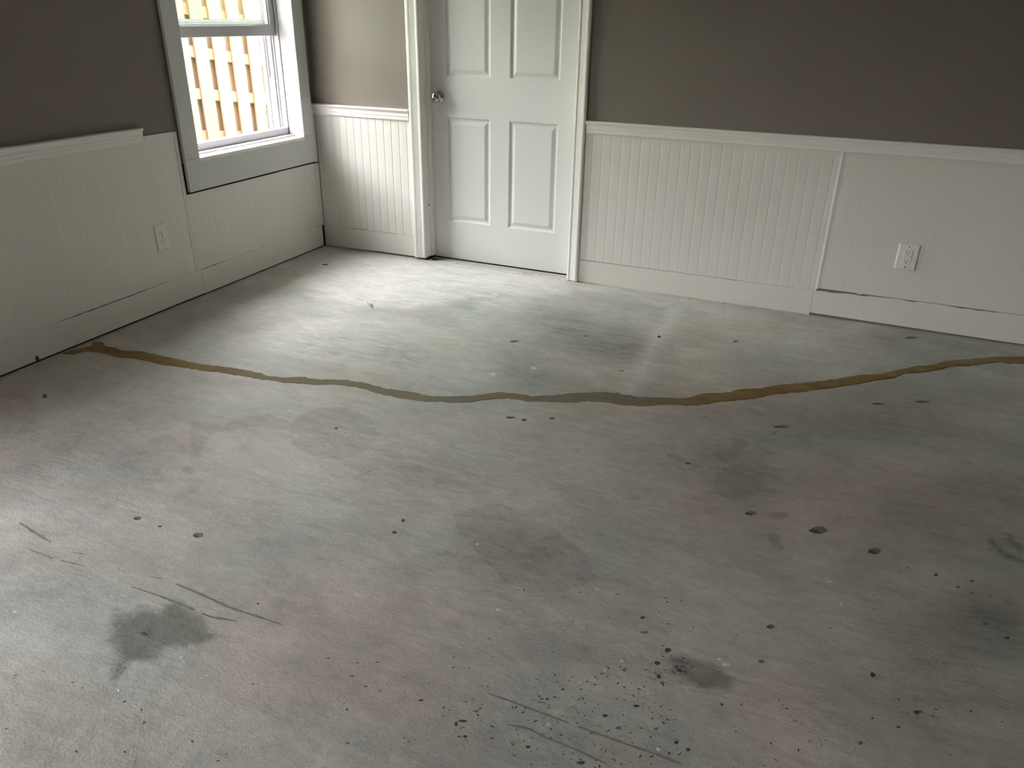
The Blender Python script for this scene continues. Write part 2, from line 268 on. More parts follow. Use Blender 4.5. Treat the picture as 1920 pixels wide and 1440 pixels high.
STAINS_AND_LIGHT = [["m", 1.0, [[1.615, -1.95], [1.64, -2.004], [1.647, -2.056], [1.639, -2.103], [1.615, -2.142], [1.578, -2.168], [1.531, -2.18], [1.478, -2.177], [1.424, -2.159], [1.372, -2.127], [1.329, -2.083], [1.297, -2.03], [1.283, -1.974], [1.287, -1.921], [1.31, -1.876], [1.351, -1.845], [1.404, -1.832], [1.464, -1.839], [1.523, -1.863], [1.575, -1.902]]], ["s", 0.9, [[1.501, -2.984], [1.558, -2.979], [1.54, -2.945], [1.603, -2.938], [1.613, -2.895], [1.713, -2.909], [1.749, -2.933], [1.812, -2.954], [1.793, -2.994], [1.721, -3.038], [1.738, -3.07], [1.689, -3.101], [1.696, -3.165], [1.667, -3.154], [1.644, -3.112], [1.573, -3.071], [1.535, -3.03]]], ["d", 0.6, [[2.37, -0.75], [2.368, -0.816], [2.34, -0.877], [2.289, -0.928], [2.219, -0.966], [2.136, -0.987], [2.048, -0.99], [1.961, -0.973], [1.883, -0.938], [1.822, -0.887], [1.785, -0.823], [1.777, -0.754], [1.8, -0.685], [1.853, -0.626], [1.931, -0.583], [2.024, -0.56], [2.123, -0.562], [2.215, -0.585], [2.291, -0.628], [2.344, -0.685]]], ["d", 0.7, [[2.286, -0.794], [2.288, -0.83], [2.277, -0.868], [2.255, -0.905], [2.224, -0.936], [2.186, -0.959], [2.145, -0.973], [2.105, -0.975], [2.07, -0.966], [2.042, -0.946], [2.025, -0.917], [2.02, -0.881], [2.029, -0.843], [2.05, -0.804], [2.083, -0.771], [2.122, -0.746], [2.165, -0.732], [2.207, -0.73], [2.243, -0.741], [2.27, -0.763]]], ["d", 0.35, [[2.028, -1.139], [2.045, -1.204], [2.048, -1.267], [2.037, -1.321], [2.015, -1.362], [1.982, -1.388], [1.943, -1.396], [1.9, -1.385], [1.856, -1.357], [1.816, -1.312], [1.783, -1.254], [1.761, -1.188], [1.753, -1.121], [1.761, -1.06], [1.783, -1.011], [1.819, -0.981], [1.864, -0.973], [1.912, -0.988], [1.959, -1.024], [1.999, -1.077]]], ["d", 0.35, [[1.424, -0.449], [1.442, -0.509], [1.443, -0.568], [1.428, -0.622], [1.399, -0.666], [1.358, -0.695], [1.309, -0.708], [1.257, -0.704], [1.205, -0.683], [1.159, -0.645], [1.122, -0.594], [1.1, -0.535], [1.094, -0.473], [1.106, -0.414], [1.136, -0.365], [1.18, -0.332], [1.233, -0.318], [1.29, -0.325], [1.345, -0.352], [1.391, -0.395]]], ["d", 0.5, [[1.93, -0.555], [1.936, -0.597], [1.927, -0.641], [1.906, -0.682], [1.873, -0.717], [1.833, -0.743], [1.788, -0.758], [1.743, -0.759], [1.702, -0.748], [1.668, -0.725], [1.646, -0.691], [1.637, -0.649], [1.643, -0.605], [1.664, -0.561], [1.697, -0.523], [1.74, -0.495], [1.788, -0.48], [1.835, -0.479], [1.877, -0.493], [1.91, -0.519]]], ["m", 0.7, [[0.94, -2.144], [1.091, -2.141], [1.084, -2.078], [1.161, -1.995], [1.281, -2.009], [1.331, -2.073], [1.177, -2.101], [1.09, -2.193], [1.113, -2.257], [1.174, -2.346], [1.156, -2.373]]], ["m", 0.9, [[1.21, -2.406], [1.214, -2.412], [1.216, -2.418], [1.215, -2.424], [1.211, -2.43], [1.205, -2.433], [1.198, -2.436], [1.189, -2.436], [1.181, -2.434], [1.173, -2.431], [1.167, -2.426], [1.163, -2.42], [1.161, -2.414], [1.162, -2.408], [1.166, -2.403], [1.172, -2.399], [1.179, -2.397], [1.188, -2.396], [1.196, -2.398], [1.204, -2.401]]], ["m", 0.7, [[1.293, -2.445], [1.296, -2.45], [1.297, -2.455], [1.296, -2.46], [1.293, -2.464], [1.288, -2.468], [1.282, -2.469], [1.275, -2.47], [1.268, -2.468], [1.262, -2.466], [1.256, -2.462], [1.253, -2.457], [1.252, -2.452], [1.253, -2.447], [1.256, -2.442], [1.261, -2.439], [1.267, -2.437], [1.275, -2.437], [1.282, -2.438], [1.288, -2.441]]], ["m", 0.6, [[1.307, -2.485], [1.311, -2.491], [1.312, -2.497], [1.311, -2.502], [1.307, -2.507], [1.301, -2.511], [1.294, -2.513], [1.286, -2.513], [1.278, -2.512], [1.271, -2.509], [1.265, -2.505], [1.261, -2.499], [1.26, -2.493], [1.261, -2.488], [1.265, -2.483], [1.271, -2.479], [1.278, -2.477], [1.286, -2.476], [1.294, -2.478], [1.301, -2.481]]], ["m", 0.7, [[1.313, -2.531], [1.316, -2.536], [1.317, -2.541], [1.316, -2.545], [1.313, -2.549], [1.309, -2.552], [1.304, -2.554], [1.297, -2.554], [1.291, -2.553], [1.285, -2.55], [1.28, -2.546], [1.277, -2.542], [1.276, -2.537], [1.276, -2.532], [1.279, -2.529], [1.283, -2.526], [1.289, -2.524], [1.295, -2.524], [1.302, -2.525], [1.308, -2.528]]], ["m", 0.7, [[1.12, -2.458], [1.125, -2.465], [1.129, -2.471], [1.13, -2.477], [1.129, -2.481], [1.126, -2.484], [1.12, -2.485], [1.114, -2.484], [1.106, -2.481], [1.099, -2.477], [1.092, -2.471], [1.086, -2.465], [1.083, -2.459], [1.081, -2.453], [1.083, -2.448], [1.086, -2.445], [1.091, -2.444], [1.098, -2.445], [1.105, -2.448], [1.113, -2.453]]], ["m", 0.8, [[2.078, -2.269], [2.171, -2.165], [2.364, -2.212], [2.507, -2.297], [2.568, -2.392], [2.534, -2.423], [2.504, -2.462], [2.432, -2.507], [2.354, -2.5], [2.238, -2.419], [2.14, -2.356]]], ["d", 0.5, [[2.493, -2.303], [2.499, -2.347], [2.487, -2.393], [2.459, -2.437], [2.42, -2.475], [2.371, -2.504], [2.317, -2.521], [2.263, -2.526], [2.214, -2.517], [2.173, -2.495], [2.144, -2.461], [2.132, -2.418], [2.139, -2.37], [2.164, -2.322], [2.205, -2.278], [2.26, -2.245], [2.32, -2.226], [2.379, -2.224], [2.431, -2.237], [2.47, -2.265]]], ["s", 1.8, [[2.805, -2.588], [2.831, -2.565], [2.857, -2.568], [2.892, -2.558], [2.918, -2.573], [2.942, -2.586], [2.94, -2.617], [2.92, -2.616], [2.882, -2.633], [2.855, -2.622], [2.82, -2.617], [2.839, -2.601]]], ["s", 1.1, [[3.54, -1.743], [3.556, -1.746], [3.585, -1.798], [3.622, -1.812], [3.619, -1.834], [3.577, -1.827], [3.546, -1.789]]], ["s", 1.0, [[3.583, -1.701], [3.6, -1.693], [3.633, -1.749], [3.627, -1.794], [3.6, -1.759]]], ["m", 0.8, [[2.575, -1.655], [2.612, -1.638], [2.65, -1.674], [2.717, -1.693], [2.707, -1.716], [2.629, -1.7], [2.588, -1.68]]], ["m", 0.7, [[2.764, -1.462], [2.799, -1.429], [2.831, -1.472], [2.816, -1.52], [2.81, -1.601], [2.788, -1.549]]], ["m", 0.8, [[2.812, -1.562], [2.812, -1.576], [2.807, -1.591], [2.799, -1.605], [2.788, -1.617], [2.775, -1.625], [2.762, -1.629], [2.749, -1.628], [2.738, -1.623], [2.729, -1.614], [2.725, -1.602], [2.724, -1.587], [2.729, -1.572], [2.737, -1.558], [2.748, -1.546], [2.761, -1.538], [2.775, -1.533], [2.788, -1.534], [2.799, -1.54], [2.808, -1.549]]], ["m", 0.6, [[2.913, -1.71], [2.913, -1.746], [2.906, -1.78], [2.893, -1.811], [2.874, -1.835], [2.853, -1.85], [2.83, -1.855], [2.807, -1.85], [2.787, -1.835], [2.771, -1.811], [2.762, -1.779], [2.759, -1.744], [2.765, -1.707], [2.778, -1.674], [2.797, -1.647], [2.82, -1.63], [2.845, -1.625], [2.869, -1.632], [2.89, -1.65], [2.905, -1.677]]], ["d", 0.5, [[3.001, -1.652], [2.998, -1.706], [2.983, -1.76], [2.956, -1.808], [2.921, -1.846], [2.88, -1.872], [2.837, -1.884], [2.796, -1.881], [2.76, -1.862], [2.733, -1.828], [2.716, -1.783], [2.714, -1.729], [2.725, -1.672], [2.751, -1.619], [2.789, -1.574], [2.834, -1.544], [2.882, -1.531], [2.927, -1.538], [2.964, -1.563], [2.989, -1.603]]], ["m", 0.9, [[3.004, -1.868], [3.004, -1.875], [3.001, -1.884], [2.995, -1.891], [2.988, -1.898], [2.98, -1.903], [2.972, -1.905], [2.964, -1.905], [2.958, -1.903], [2.954, -1.898], [2.951, -1.892], [2.952, -1.884], [2.955, -1.876], [2.96, -1.868], [2.967, -1.862], [2.976, -1.857], [2.984, -1.854], [2.992, -1.854], [2.998, -1.856], [3.002, -1.861]]], ["m", 0.8, [[2.957, -1.993], [2.983, -1.982], [3.007, -2.044], [2.997, -2.064], [2.975, -2.048]]], ["m", 0.8, [[3.039, -1.992], [3.039, -1.995], [3.038, -1.999], [3.037, -2.002], [3.034, -2.004], [3.032, -2.006], [3.029, -2.007], [3.027, -2.006], [3.025, -2.005], [3.023, -2.003], [3.023, -1.999], [3.023, -1.996], [3.024, -1.993], [3.025, -1.989], [3.027, -1.987], [3.03, -1.985], [3.033, -1.985], [3.035, -1.985], [3.037, -1.986], [3.039, -1.989]]], ["m", 0.6, [[2.79, -1.941], [2.79, -1.945], [2.788, -1.949], [2.785, -1.953], [2.78, -1.957], [2.775, -1.96], [2.769, -1.962], [2.764, -1.963], [2.76, -1.962], [2.757, -1.96], [2.755, -1.957], [2.755, -1.953], [2.757, -1.949], [2.761, -1.945], [2.765, -1.941], [2.771, -1.938], [2.776, -1.936], [2.782, -1.935], [2.786, -1.936], [2.789, -1.938]]], ["m", 0.6, [[2.568, -1.961], [2.568, -1.966], [2.567, -1.971], [2.565, -1.975], [2.562, -1.979], [2.558, -1.982], [2.554, -1.983], [2.549, -1.983], [2.546, -1.981], [2.542, -1.978], [2.541, -1.974], [2.54, -1.969], [2.541, -1.964], [2.543, -1.959], [2.546, -1.956], [2.55, -1.953], [2.555, -1.952], [2.559, -1.952], [2.563, -1.954], [2.566, -1.957]]], ["m", 0.8, [[2.369, -2.264], [2.37, -2.268], [2.369, -2.273], [2.367, -2.278], [2.364, -2.282], [2.359, -2.284], [2.354, -2.286], [2.349, -2.286], [2.345, -2.284], [2.341, -2.281], [2.338, -2.277], [2.337, -2.273], [2.338, -2.268], [2.34, -2.263], [2.344, -2.259], [2.348, -2.256], [2.353, -2.255], [2.358, -2.255], [2.363, -2.257], [2.367, -2.259]]], ["d", 1.0, [[3.536, -2.113], [3.533, -2.13], [3.525, -2.147], [3.515, -2.162], [3.502, -2.174], [3.49, -2.183], [3.477, -2.186], [3.466, -2.184], [3.458, -2.177], [3.454, -2.165], [3.453, -2.151], [3.456, -2.134], [3.463, -2.116], [3.474, -2.1], [3.486, -2.087], [3.5, -2.079], [3.513, -2.075], [3.524, -2.078], [3.532, -2.085], [3.536, -2.098]]], ["d", 0.5, [[3.597, -2.102], [3.587, -2.138], [3.568, -2.174], [3.541, -2.207], [3.51, -2.234], [3.477, -2.254], [3.445, -2.263], [3.416, -2.263], [3.394, -2.252], [3.381, -2.23], [3.377, -2.201], [3.384, -2.166], [3.402, -2.129], [3.428, -2.093], [3.462, -2.062], [3.498, -2.04], [3.533, -2.03], [3.563, -2.032], [3.584, -2.046], [3.596, -2.071]]], ["m", 0.5, [[2.738, -2.691], [2.551, -2.593], [2.459, -2.573], [2.446, -2.679], [2.495, -2.73], [2.622, -2.683]]], ["d", 0.4, [[3.66, -1.548], [3.639, -1.622], [3.599, -1.697], [3.543, -1.765], [3.478, -1.821], [3.408, -1.862], [3.34, -1.884], [3.278, -1.885], [3.228, -1.865], [3.194, -1.825], [3.181, -1.766], [3.191, -1.694], [3.225, -1.614], [3.281, -1.536], [3.353, -1.468], [3.434, -1.418], [3.513, -1.394], [3.581, -1.398], [3.631, -1.428], [3.658, -1.48]]], ["d", 0.45, [[3.901, 0.075], [3.871, -0.027], [3.812, -0.131], [3.732, -0.227], [3.637, -0.309], [3.535, -0.369], [3.436, -0.403], [3.347, -0.409], [3.275, -0.384], [3.228, -0.331], [3.21, -0.252], [3.226, -0.154], [3.277, -0.045], [3.357, 0.064], [3.461, 0.159], [3.576, 0.23], [3.689, 0.268], [3.786, 0.268], [3.858, 0.232], [3.897, 0.164]]], ["d", 0.4, [[3.466, -0.852], [3.45, -0.935], [3.415, -1.017], [3.365, -1.091], [3.304, -1.15], [3.238, -1.192], [3.172, -1.212], [3.111, -1.208], [3.06, -1.182], [3.025, -1.133], [3.009, -1.065], [3.015, -0.983], [3.044, -0.896], [3.093, -0.812], [3.16, -0.74], [3.235, -0.691], [3.311, -0.67], [3.378, -0.678], [3.429, -0.716], [3.459, -0.776]]], ["d", 0.35, [[3.075, -1.223], [3.068, -1.272], [3.043, -1.325], [3.003, -1.375], [2.952, -1.418], [2.894, -1.452], [2.835, -1.472], [2.78, -1.478], [2.733, -1.468], [2.699, -1.443], [2.682, -1.405], [2.683, -1.356], [2.705, -1.303], [2.744, -1.249], [2.798, -1.2], [2.861, -1.163], [2.925, -1.141], [2.984, -1.137], [3.032, -1.151], [3.063, -1.181]]], ["d", 0.3, [[2.146, -2.026], [2.15, -2.067], [2.129, -2.114], [2.087, -2.163], [2.028, -2.208], [1.957, -2.247], [1.88, -2.275], [1.805, -2.292], [1.737, -2.294], [1.683, -2.281], [1.649, -2.254], [1.638, -2.216], [1.653, -2.168], [1.693, -2.117], [1.755, -2.067], [1.831, -2.024], [1.915, -1.993], [1.996, -1.978], [2.066, -1.979], [2.118, -1.996]]], ["d", 0.25, [[1.945, -2.472], [1.952, -2.503], [1.938, -2.538], [1.905, -2.576], [1.857, -2.612], [1.799, -2.643], [1.735, -2.667], [1.672, -2.681], [1.614, -2.685], [1.567, -2.677], [1.536, -2.658], [1.524, -2.63], [1.534, -2.594], [1.565, -2.555], [1.614, -2.516], [1.676, -2.482], [1.745, -2.456], [1.813, -2.442], [1.873, -2.44], [1.919, -2.451]]], ["d", 0.4, [[1.459, -2.938], [1.473, -2.959], [1.471, -2.983], [1.456, -3.009], [1.429, -3.033], [1.392, -3.054], [1.348, -3.069], [1.302, -3.078], [1.258, -3.08], [1.219, -3.073], [1.189, -3.06], [1.172, -3.039], [1.17, -3.015], [1.184, -2.988], [1.211, -2.962], [1.251, -2.94], [1.298, -2.923], [1.347, -2.915], [1.393, -2.914], [1.432, -2.922]]], ["d", 0.5, [[1.388, -1.284], [1.398, -1.311], [1.399, -1.339], [1.391, -1.364], [1.375, -1.386], [1.352, -1.402], [1.324, -1.41], [1.294, -1.41], [1.266, -1.401], [1.24, -1.385], [1.22, -1.363], [1.209, -1.336], [1.206, -1.308], [1.214, -1.28], [1.23, -1.257], [1.254, -1.241], [1.283, -1.232], [1.314, -1.233], [1.344, -1.243], [1.369, -1.26]]], ["d", 0.4, [[1.513, -1.32], [1.523, -1.35], [1.521, -1.38], [1.509, -1.41], [1.488, -1.435], [1.46, -1.453], [1.426, -1.464], [1.391, -1.465], [1.358, -1.457], [1.329, -1.44], [1.308, -1.416], [1.296, -1.387], [1.296, -1.356], [1.307, -1.325], [1.328, -1.298], [1.358, -1.278], [1.393, -1.267], [1.43, -1.267], [1.464, -1.276], [1.493, -1.295]]], ["m", 0.5, [[0.667, -1.457], [0.672, -1.467], [0.672, -1.478], [0.667, -1.49], [0.658, -1.5], [0.645, -1.508], [0.629, -1.514], [0.612, -1.516], [0.596, -1.514], [0.583, -1.509], [0.572, -1.501], [0.567, -1.491], [0.566, -1.48], [0.571, -1.468], [0.58, -1.457], [0.594, -1.449], [0.61, -1.443], [0.627, -1.441], [0.643, -1.443], [0.657, -1.448]]], ["d", 0.35, [[3.531, -2.353], [3.514, -2.416], [3.481, -2.478], [3.436, -2.534], [3.383, -2.58], [3.326, -2.613], [3.27, -2.63], [3.218, -2.63], [3.176, -2.613], [3.147, -2.579], [3.135, -2.53], [3.141, -2.469], [3.168, -2.402], [3.213, -2.336], [3.273, -2.279], [3.34, -2.238], [3.406, -2.219], [3.464, -2.224], [3.506, -2.251], [3.528, -2.296]]], ["d", 0.3, [[1.108, -2.338], [1.128, -2.376], [1.122, -2.42], [1.093, -2.465], [1.043, -2.508], [0.977, -2.545], [0.9, -2.573], [0.821, -2.59], [0.744, -2.593], [0.678, -2.583], [0.628, -2.559], [0.6, -2.524], [0.599, -2.48], [0.625, -2.432], [0.676, -2.384], [0.747, -2.343], [0.831, -2.313], [0.918, -2.296], [0.998, -2.296], [1.064, -2.31]]], ["l", 1.4, [[2.268, -0.117], [2.331, -0.087], [2.332, -0.443], [2.332, -0.806], [2.357, -1.114], [2.347, -1.281], [2.31, -1.267], [2.306, -1.008], [2.281, -0.727], [2.276, -0.39]]], ["l", 1.0, [[0.189, -0.107], [0.754, -0.045], [1.226, -0.005], [1.664, -0.035], [1.705, -0.237], [1.323, -0.497], [1.054, -0.806], [0.574, -0.858], [0.253, -0.613]]], ["l", 0.7, [[0.667, -1.157], [0.951, -0.94], [1.405, -0.961], [1.692, -1.108], [1.805, -1.303], [1.752, -1.496], [1.326, -1.528], [0.947, -1.524], [0.534, -1.52]]], ["l", 0.6, [[1.164, -0.43], [1.423, -0.305], [1.557, -0.477], [1.393, -0.644]]], ["l", 0.8, [[1.704, -0.015], [1.907, -0.021], [2.346, -0.024], [2.734, -0.071], [2.745, -0.166], [2.384, -0.213], [1.948, -0.159], [1.749, -0.147]]], ["L", 0.5, [[2.607, -1.762], [2.599, -1.884], [2.53, -2.015], [2.411, -2.144], [2.254, -2.261], [2.073, -2.359], [1.879, -2.432], [1.685, -2.475], [1.505, -2.483], [1.353, -2.454], [1.245, -2.387], [1.197, -2.282], [1.22, -2.147], [1.322, -1.994], [1.496, -1.842], [1.723, -1.711], [1.974, -1.62], [2.214, -1.581], [2.411, -1.597], [2.545, -1.661]]], ["L", 0.35, [[3.279, -2.265], [3.255, -2.354], [3.187, -2.449], [3.087, -2.544], [2.963, -2.629], [2.825, -2.701], [2.683, -2.754], [2.548, -2.785], [2.428, -2.789], [2.335, -2.766], [2.279, -2.715], [2.269, -2.637], [2.311, -2.539], [2.406, -2.429], [2.546, -2.321], [2.715, -2.228], [2.892, -2.164], [3.053, -2.136], [3.178, -2.148], [3.255, -2.193]]], ["l", 0.35, [[1.44, -2.618], [1.455, -2.655], [1.442, -2.699], [1.403, -2.747], [1.342, -2.793], [1.264, -2.834], [1.178, -2.867], [1.089, -2.889], [1.005, -2.898], [0.935, -2.892], [0.884, -2.871], [0.86, -2.838], [0.864, -2.794], [0.9, -2.744], [0.963, -2.693], [1.047, -2.646], [1.143, -2.61], [1.24, -2.588], [1.328, -2.582], [1.397, -2.593]]], ["l", 0.4, [[2.396, -1.665], [2.394, -1.704], [2.37, -1.748], [2.326, -1.794], [2.267, -1.838], [2.198, -1.875], [2.125, -1.903], [2.055, -1.919], [1.994, -1.921], [1.948, -1.909], [1.922, -1.884], [1.918, -1.847], [1.938, -1.803], [1.98, -1.754], [2.042, -1.707], [2.115, -1.667], [2.194, -1.637], [2.268, -1.622], [2.33, -1.622], [2.374, -1.637]]], ["l", 0.3, [[1.373, -1.825], [1.384, -1.865], [1.37, -1.911], [1.331, -1.959], [1.274, -2.005], [1.202, -2.045], [1.123, -2.075], [1.043, -2.093], [0.969, -2.097], [0.908, -2.086], [0.866, -2.061], [0.848, -2.024], [0.857, -1.977], [0.893, -1.927], [0.952, -1.877], [1.029, -1.833], [1.115, -1.801], [1.201, -1.783], [1.277, -1.782], [1.337, -1.796]]], ["l", 0.4, [[3.437, -2.022], [3.43, -2.044], [3.412, -2.068], [3.386, -2.093], [3.354, -2.116], [3.319, -2.134], [3.283, -2.147], [3.252, -2.154], [3.226, -2.152], [3.21, -2.143], [3.204, -2.128], [3.209, -2.107], [3.225, -2.082], [3.252, -2.056], [3.285, -2.033], [3.322, -2.013], [3.359, -1.999], [3.392, -1.993], [3.417, -1.995], [3.433, -2.005]]], ["l", 0.35, [[1.735, -2.232], [1.742, -2.261], [1.73, -2.294], [1.702, -2.329], [1.659, -2.362], [1.607, -2.391], [1.549, -2.412], [1.491, -2.425], [1.438, -2.427], [1.396, -2.419], [1.367, -2.401], [1.356, -2.374], [1.364, -2.341], [1.391, -2.304], [1.435, -2.269], [1.49, -2.238], [1.552, -2.215], [1.613, -2.202], [1.668, -2.201], [1.71, -2.212]]], ["l", 0.4, [[2.876, -2.542], [2.876, -2.549], [2.872, -2.556], [2.865, -2.564], [2.856, -2.571], [2.846, -2.577], [2.835, -2.581], [2.825, -2.582], [2.817, -2.581], [2.811, -2.578], [2.808, -2.572], [2.808, -2.565], [2.812, -2.558], [2.818, -2.55], [2.827, -2.543], [2.838, -2.537], [2.849, -2.533], [2.859, -2.532], [2.867, -2.533], [2.873, -2.536]]], ["w", 0.9, [[1.839, -2.002], [1.85, -2.067], [1.819, -2.142], [1.752, -2.219], [1.656, -2.293], [1.539, -2.356], [1.412, -2.404], [1.283, -2.434], [1.164, -2.443], [1.065, -2.428], [0.996, -2.39], [0.965, -2.331], [0.979, -2.256], [1.039, -2.172], [1.14, -2.087], [1.272, -2.013], [1.419, -1.958], [1.565, -1.928], [1.691, -1.927], [1.785, -1.953]]], ["w", 0.9, [[2.459, -2.573], [2.456, -2.618], [2.42, -2.673], [2.354, -2.732], [2.266, -2.79], [2.164, -2.843], [2.055, -2.885], [1.95, -2.914], [1.856, -2.927], [1.782, -2.922], [1.737, -2.898], [1.725, -2.858], [1.75, -2.804], [1.812, -2.741], [1.905, -2.676], [2.019, -2.616], [2.142, -2.569], [2.259, -2.539], [2.356, -2.53], [2.425, -2.542]]], ["w", 0.8, [[2.265, -2.09], [2.267, -2.128], [2.248, -2.172], [2.209, -2.216], [2.155, -2.258], [2.091, -2.293], [2.022, -2.319], [1.954, -2.333], [1.893, -2.334], [1.845, -2.321], [1.815, -2.295], [1.806, -2.259], [1.821, -2.215], [1.857, -2.168], [1.913, -2.123], [1.983, -2.084], [2.058, -2.056], [2.131, -2.042], [2.194, -2.044], [2.24, -2.061]]], ["w", 0.8, [[2.36, -2.843], [2.362, -2.873], [2.34, -2.91], [2.299, -2.95], [2.241, -2.989], [2.173, -3.024], [2.1, -3.052], [2.028, -3.071], [1.964, -3.078], [1.914, -3.074], [1.882, -3.057], [1.873, -3.029], [1.889, -2.993], [1.929, -2.951], [1.989, -2.908], [2.063, -2.869], [2.144, -2.839], [2.221, -2.82], [2.287, -2.814], [2.335, -2.822]]], ["w", 0.7, [[3.063, -0.989], [3.044, -1.075], [2.982, -1.171], [2.886, -1.267], [2.764, -1.356], [2.628, -1.429], [2.489, -1.483], [2.356, -1.512], [2.243, -1.514], [2.158, -1.487], [2.112, -1.432], [2.11, -1.352], [2.157, -1.255], [2.249, -1.15], [2.38, -1.048], [2.534, -0.961], [2.695, -0.9], [2.842, -0.873], [2.959, -0.88], [3.035, -0.921]]], ["w", 0.8, [[3.487, -1.531], [3.459, -1.623], [3.391, -1.721], [3.293, -1.817], [3.174, -1.903], [3.044, -1.974], [2.912, -2.023], [2.789, -2.047], [2.684, -2.043], [2.607, -2.012], [2.567, -1.952], [2.571, -1.868], [2.621, -1.766], [2.716, -1.657], [2.848, -1.552], [3.002, -1.466], [3.159, -1.409], [3.299, -1.389], [3.407, -1.405], [3.471, -1.455]]], ["w", 0.8, [[3.315, -2.289], [3.296, -2.366], [3.247, -2.447], [3.175, -2.524], [3.086, -2.591], [2.988, -2.644], [2.887, -2.68], [2.792, -2.695], [2.709, -2.688], [2.646, -2.658], [2.609, -2.605], [2.606, -2.534], [2.639, -2.448], [2.708, -2.358], [2.808, -2.273], [2.927, -2.206], [3.049, -2.164], [3.16, -2.154], [3.246, -2.175], [3.299, -2.222]]], ["w", 0.6, [[2.362, -1.553], [2.36, -1.594], [2.333, -1.643], [2.284, -1.693], [2.218, -1.741], [2.141, -1.783], [2.061, -1.814], [1.983, -1.832], [1.916, -1.835], [1.865, -1.823], [1.835, -1.797], [1.831, -1.757], [1.853, -1.709], [1.901, -1.656], [1.969, -1.604], [2.051, -1.559], [2.138, -1.525], [2.22, -1.507], [2.29, -1.506], [2.338, -1.522]]], ["w", 0.6, [[0.977, -1.165], [0.992, -1.212], [0.98, -1.267], [0.942, -1.322], [0.882, -1.374], [0.807, -1.418], [0.723, -1.449], [0.637, -1.466], [0.557, -1.467], [0.49, -1.451], [0.443, -1.419], [0.421, -1.373], [0.427, -1.319], [0.462, -1.26], [0.523, -1.204], [0.603, -1.156], [0.694, -1.122], [0.787, -1.105], [0.87, -1.108], [0.935, -1.128]]], ["w", 0.8, [[2.688, -0.499], [2.689, -0.586], [2.668, -0.671], [2.629, -0.747], [2.575, -0.808], [2.512, -0.85], [2.445, -0.869], [2.378, -0.865], [2.318, -0.835], [2.27, -0.783], [2.239, -0.712], [2.229, -0.627], [2.243, -0.536], [2.28, -0.45], [2.336, -0.377], [2.407, -0.327], [2.484, -0.307], [2.558, -0.317], [2.62, -0.357], [2.665, -0.42]]], ["w", -0.8, [[3.43, -1.188], [3.405, -1.262], [3.343, -1.346], [3.25, -1.431], [3.136, -1.509], [3.011, -1.576], [2.885, -1.625], [2.768, -1.653], [2.67, -1.656], [2.6, -1.633], [2.566, -1.587], [2.574, -1.518], [2.625, -1.434], [2.715, -1.342], [2.838, -1.252], [2.978, -1.176], [3.121, -1.121], [3.25, -1.094], [3.35, -1.098], [3.411, -1.131]]], ["w", -0.8, [[1.744, -2.994], [1.775, -3.043], [1.781, -3.093], [1.762, -3.142], [1.722, -3.186], [1.664, -3.22], [1.592, -3.243], [1.513, -3.254], [1.432, -3.25], [1.355, -3.231], [1.289, -3.198], [1.243, -3.153], [1.222, -3.1], [1.231, -3.043], [1.271, -2.99], [1.338, -2.947], [1.424, -2.921], [1.519, -2.913], [1.61, -2.925], [1.687, -2.953]]], ["w", -0.7, [[4.013, -0.144], [3.977, -0.238], [3.905, -0.339], [3.805, -0.438], [3.686, -0.526], [3.559, -0.596], [3.435, -0.644], [3.322, -0.664], [3.231, -0.655], [3.171, -0.617], [3.149, -0.551], [3.168, -0.462], [3.23, -0.358], [3.329, -0.25], [3.457, -0.149], [3.6, -0.068], [3.741, -0.015], [3.864, 0.003], [3.955, -0.016], [4.006, -0.067]]], ["w", -0.6, [[2.187, -0.513], [2.192, -0.628], [2.153, -0.748], [2.076, -0.862], [1.969, -0.961], [1.842, -1.037], [1.703, -1.086], [1.565, -1.103], [1.438, -1.087], [1.332, -1.037], [1.259, -0.955], [1.227, -0.846], [1.245, -0.72], [1.314, -0.59], [1.428, -0.47], [1.576, -0.376], [1.74, -0.32], [1.899, -0.308], [2.035, -0.342], [2.134, -0.413]]], ["w", -0.7, [[2.717, -2.518], [2.716, -2.543], [2.701, -2.571], [2.674, -2.6], [2.639, -2.626], [2.597, -2.648], [2.553, -2.664], [2.512, -2.673], [2.475, -2.672], [2.448, -2.663], [2.432, -2.646], [2.43, -2.622], [2.443, -2.594], [2.469, -2.564], [2.506, -2.535], [2.55, -2.511], [2.596, -2.494], [2.641, -2.486], [2.678, -2.488], [2.704, -2.499]]], ["w", -0.6, [[2.134, -1.37], [2.142, -1.43], [2.127, -1.492], [2.092, -1.551], [2.041, -1.602], [1.977, -1.64], [1.907, -1.664], [1.836, -1.67], [1.77, -1.658], [1.716, -1.628], [1.678, -1.583], [1.662, -1.525], [1.669, -1.461], [1.701, -1.396], [1.755, -1.338], [1.825, -1.294], [1.904, -1.268], [1.982, -1.264], [2.05, -1.282], [2.103, -1.319]]]]
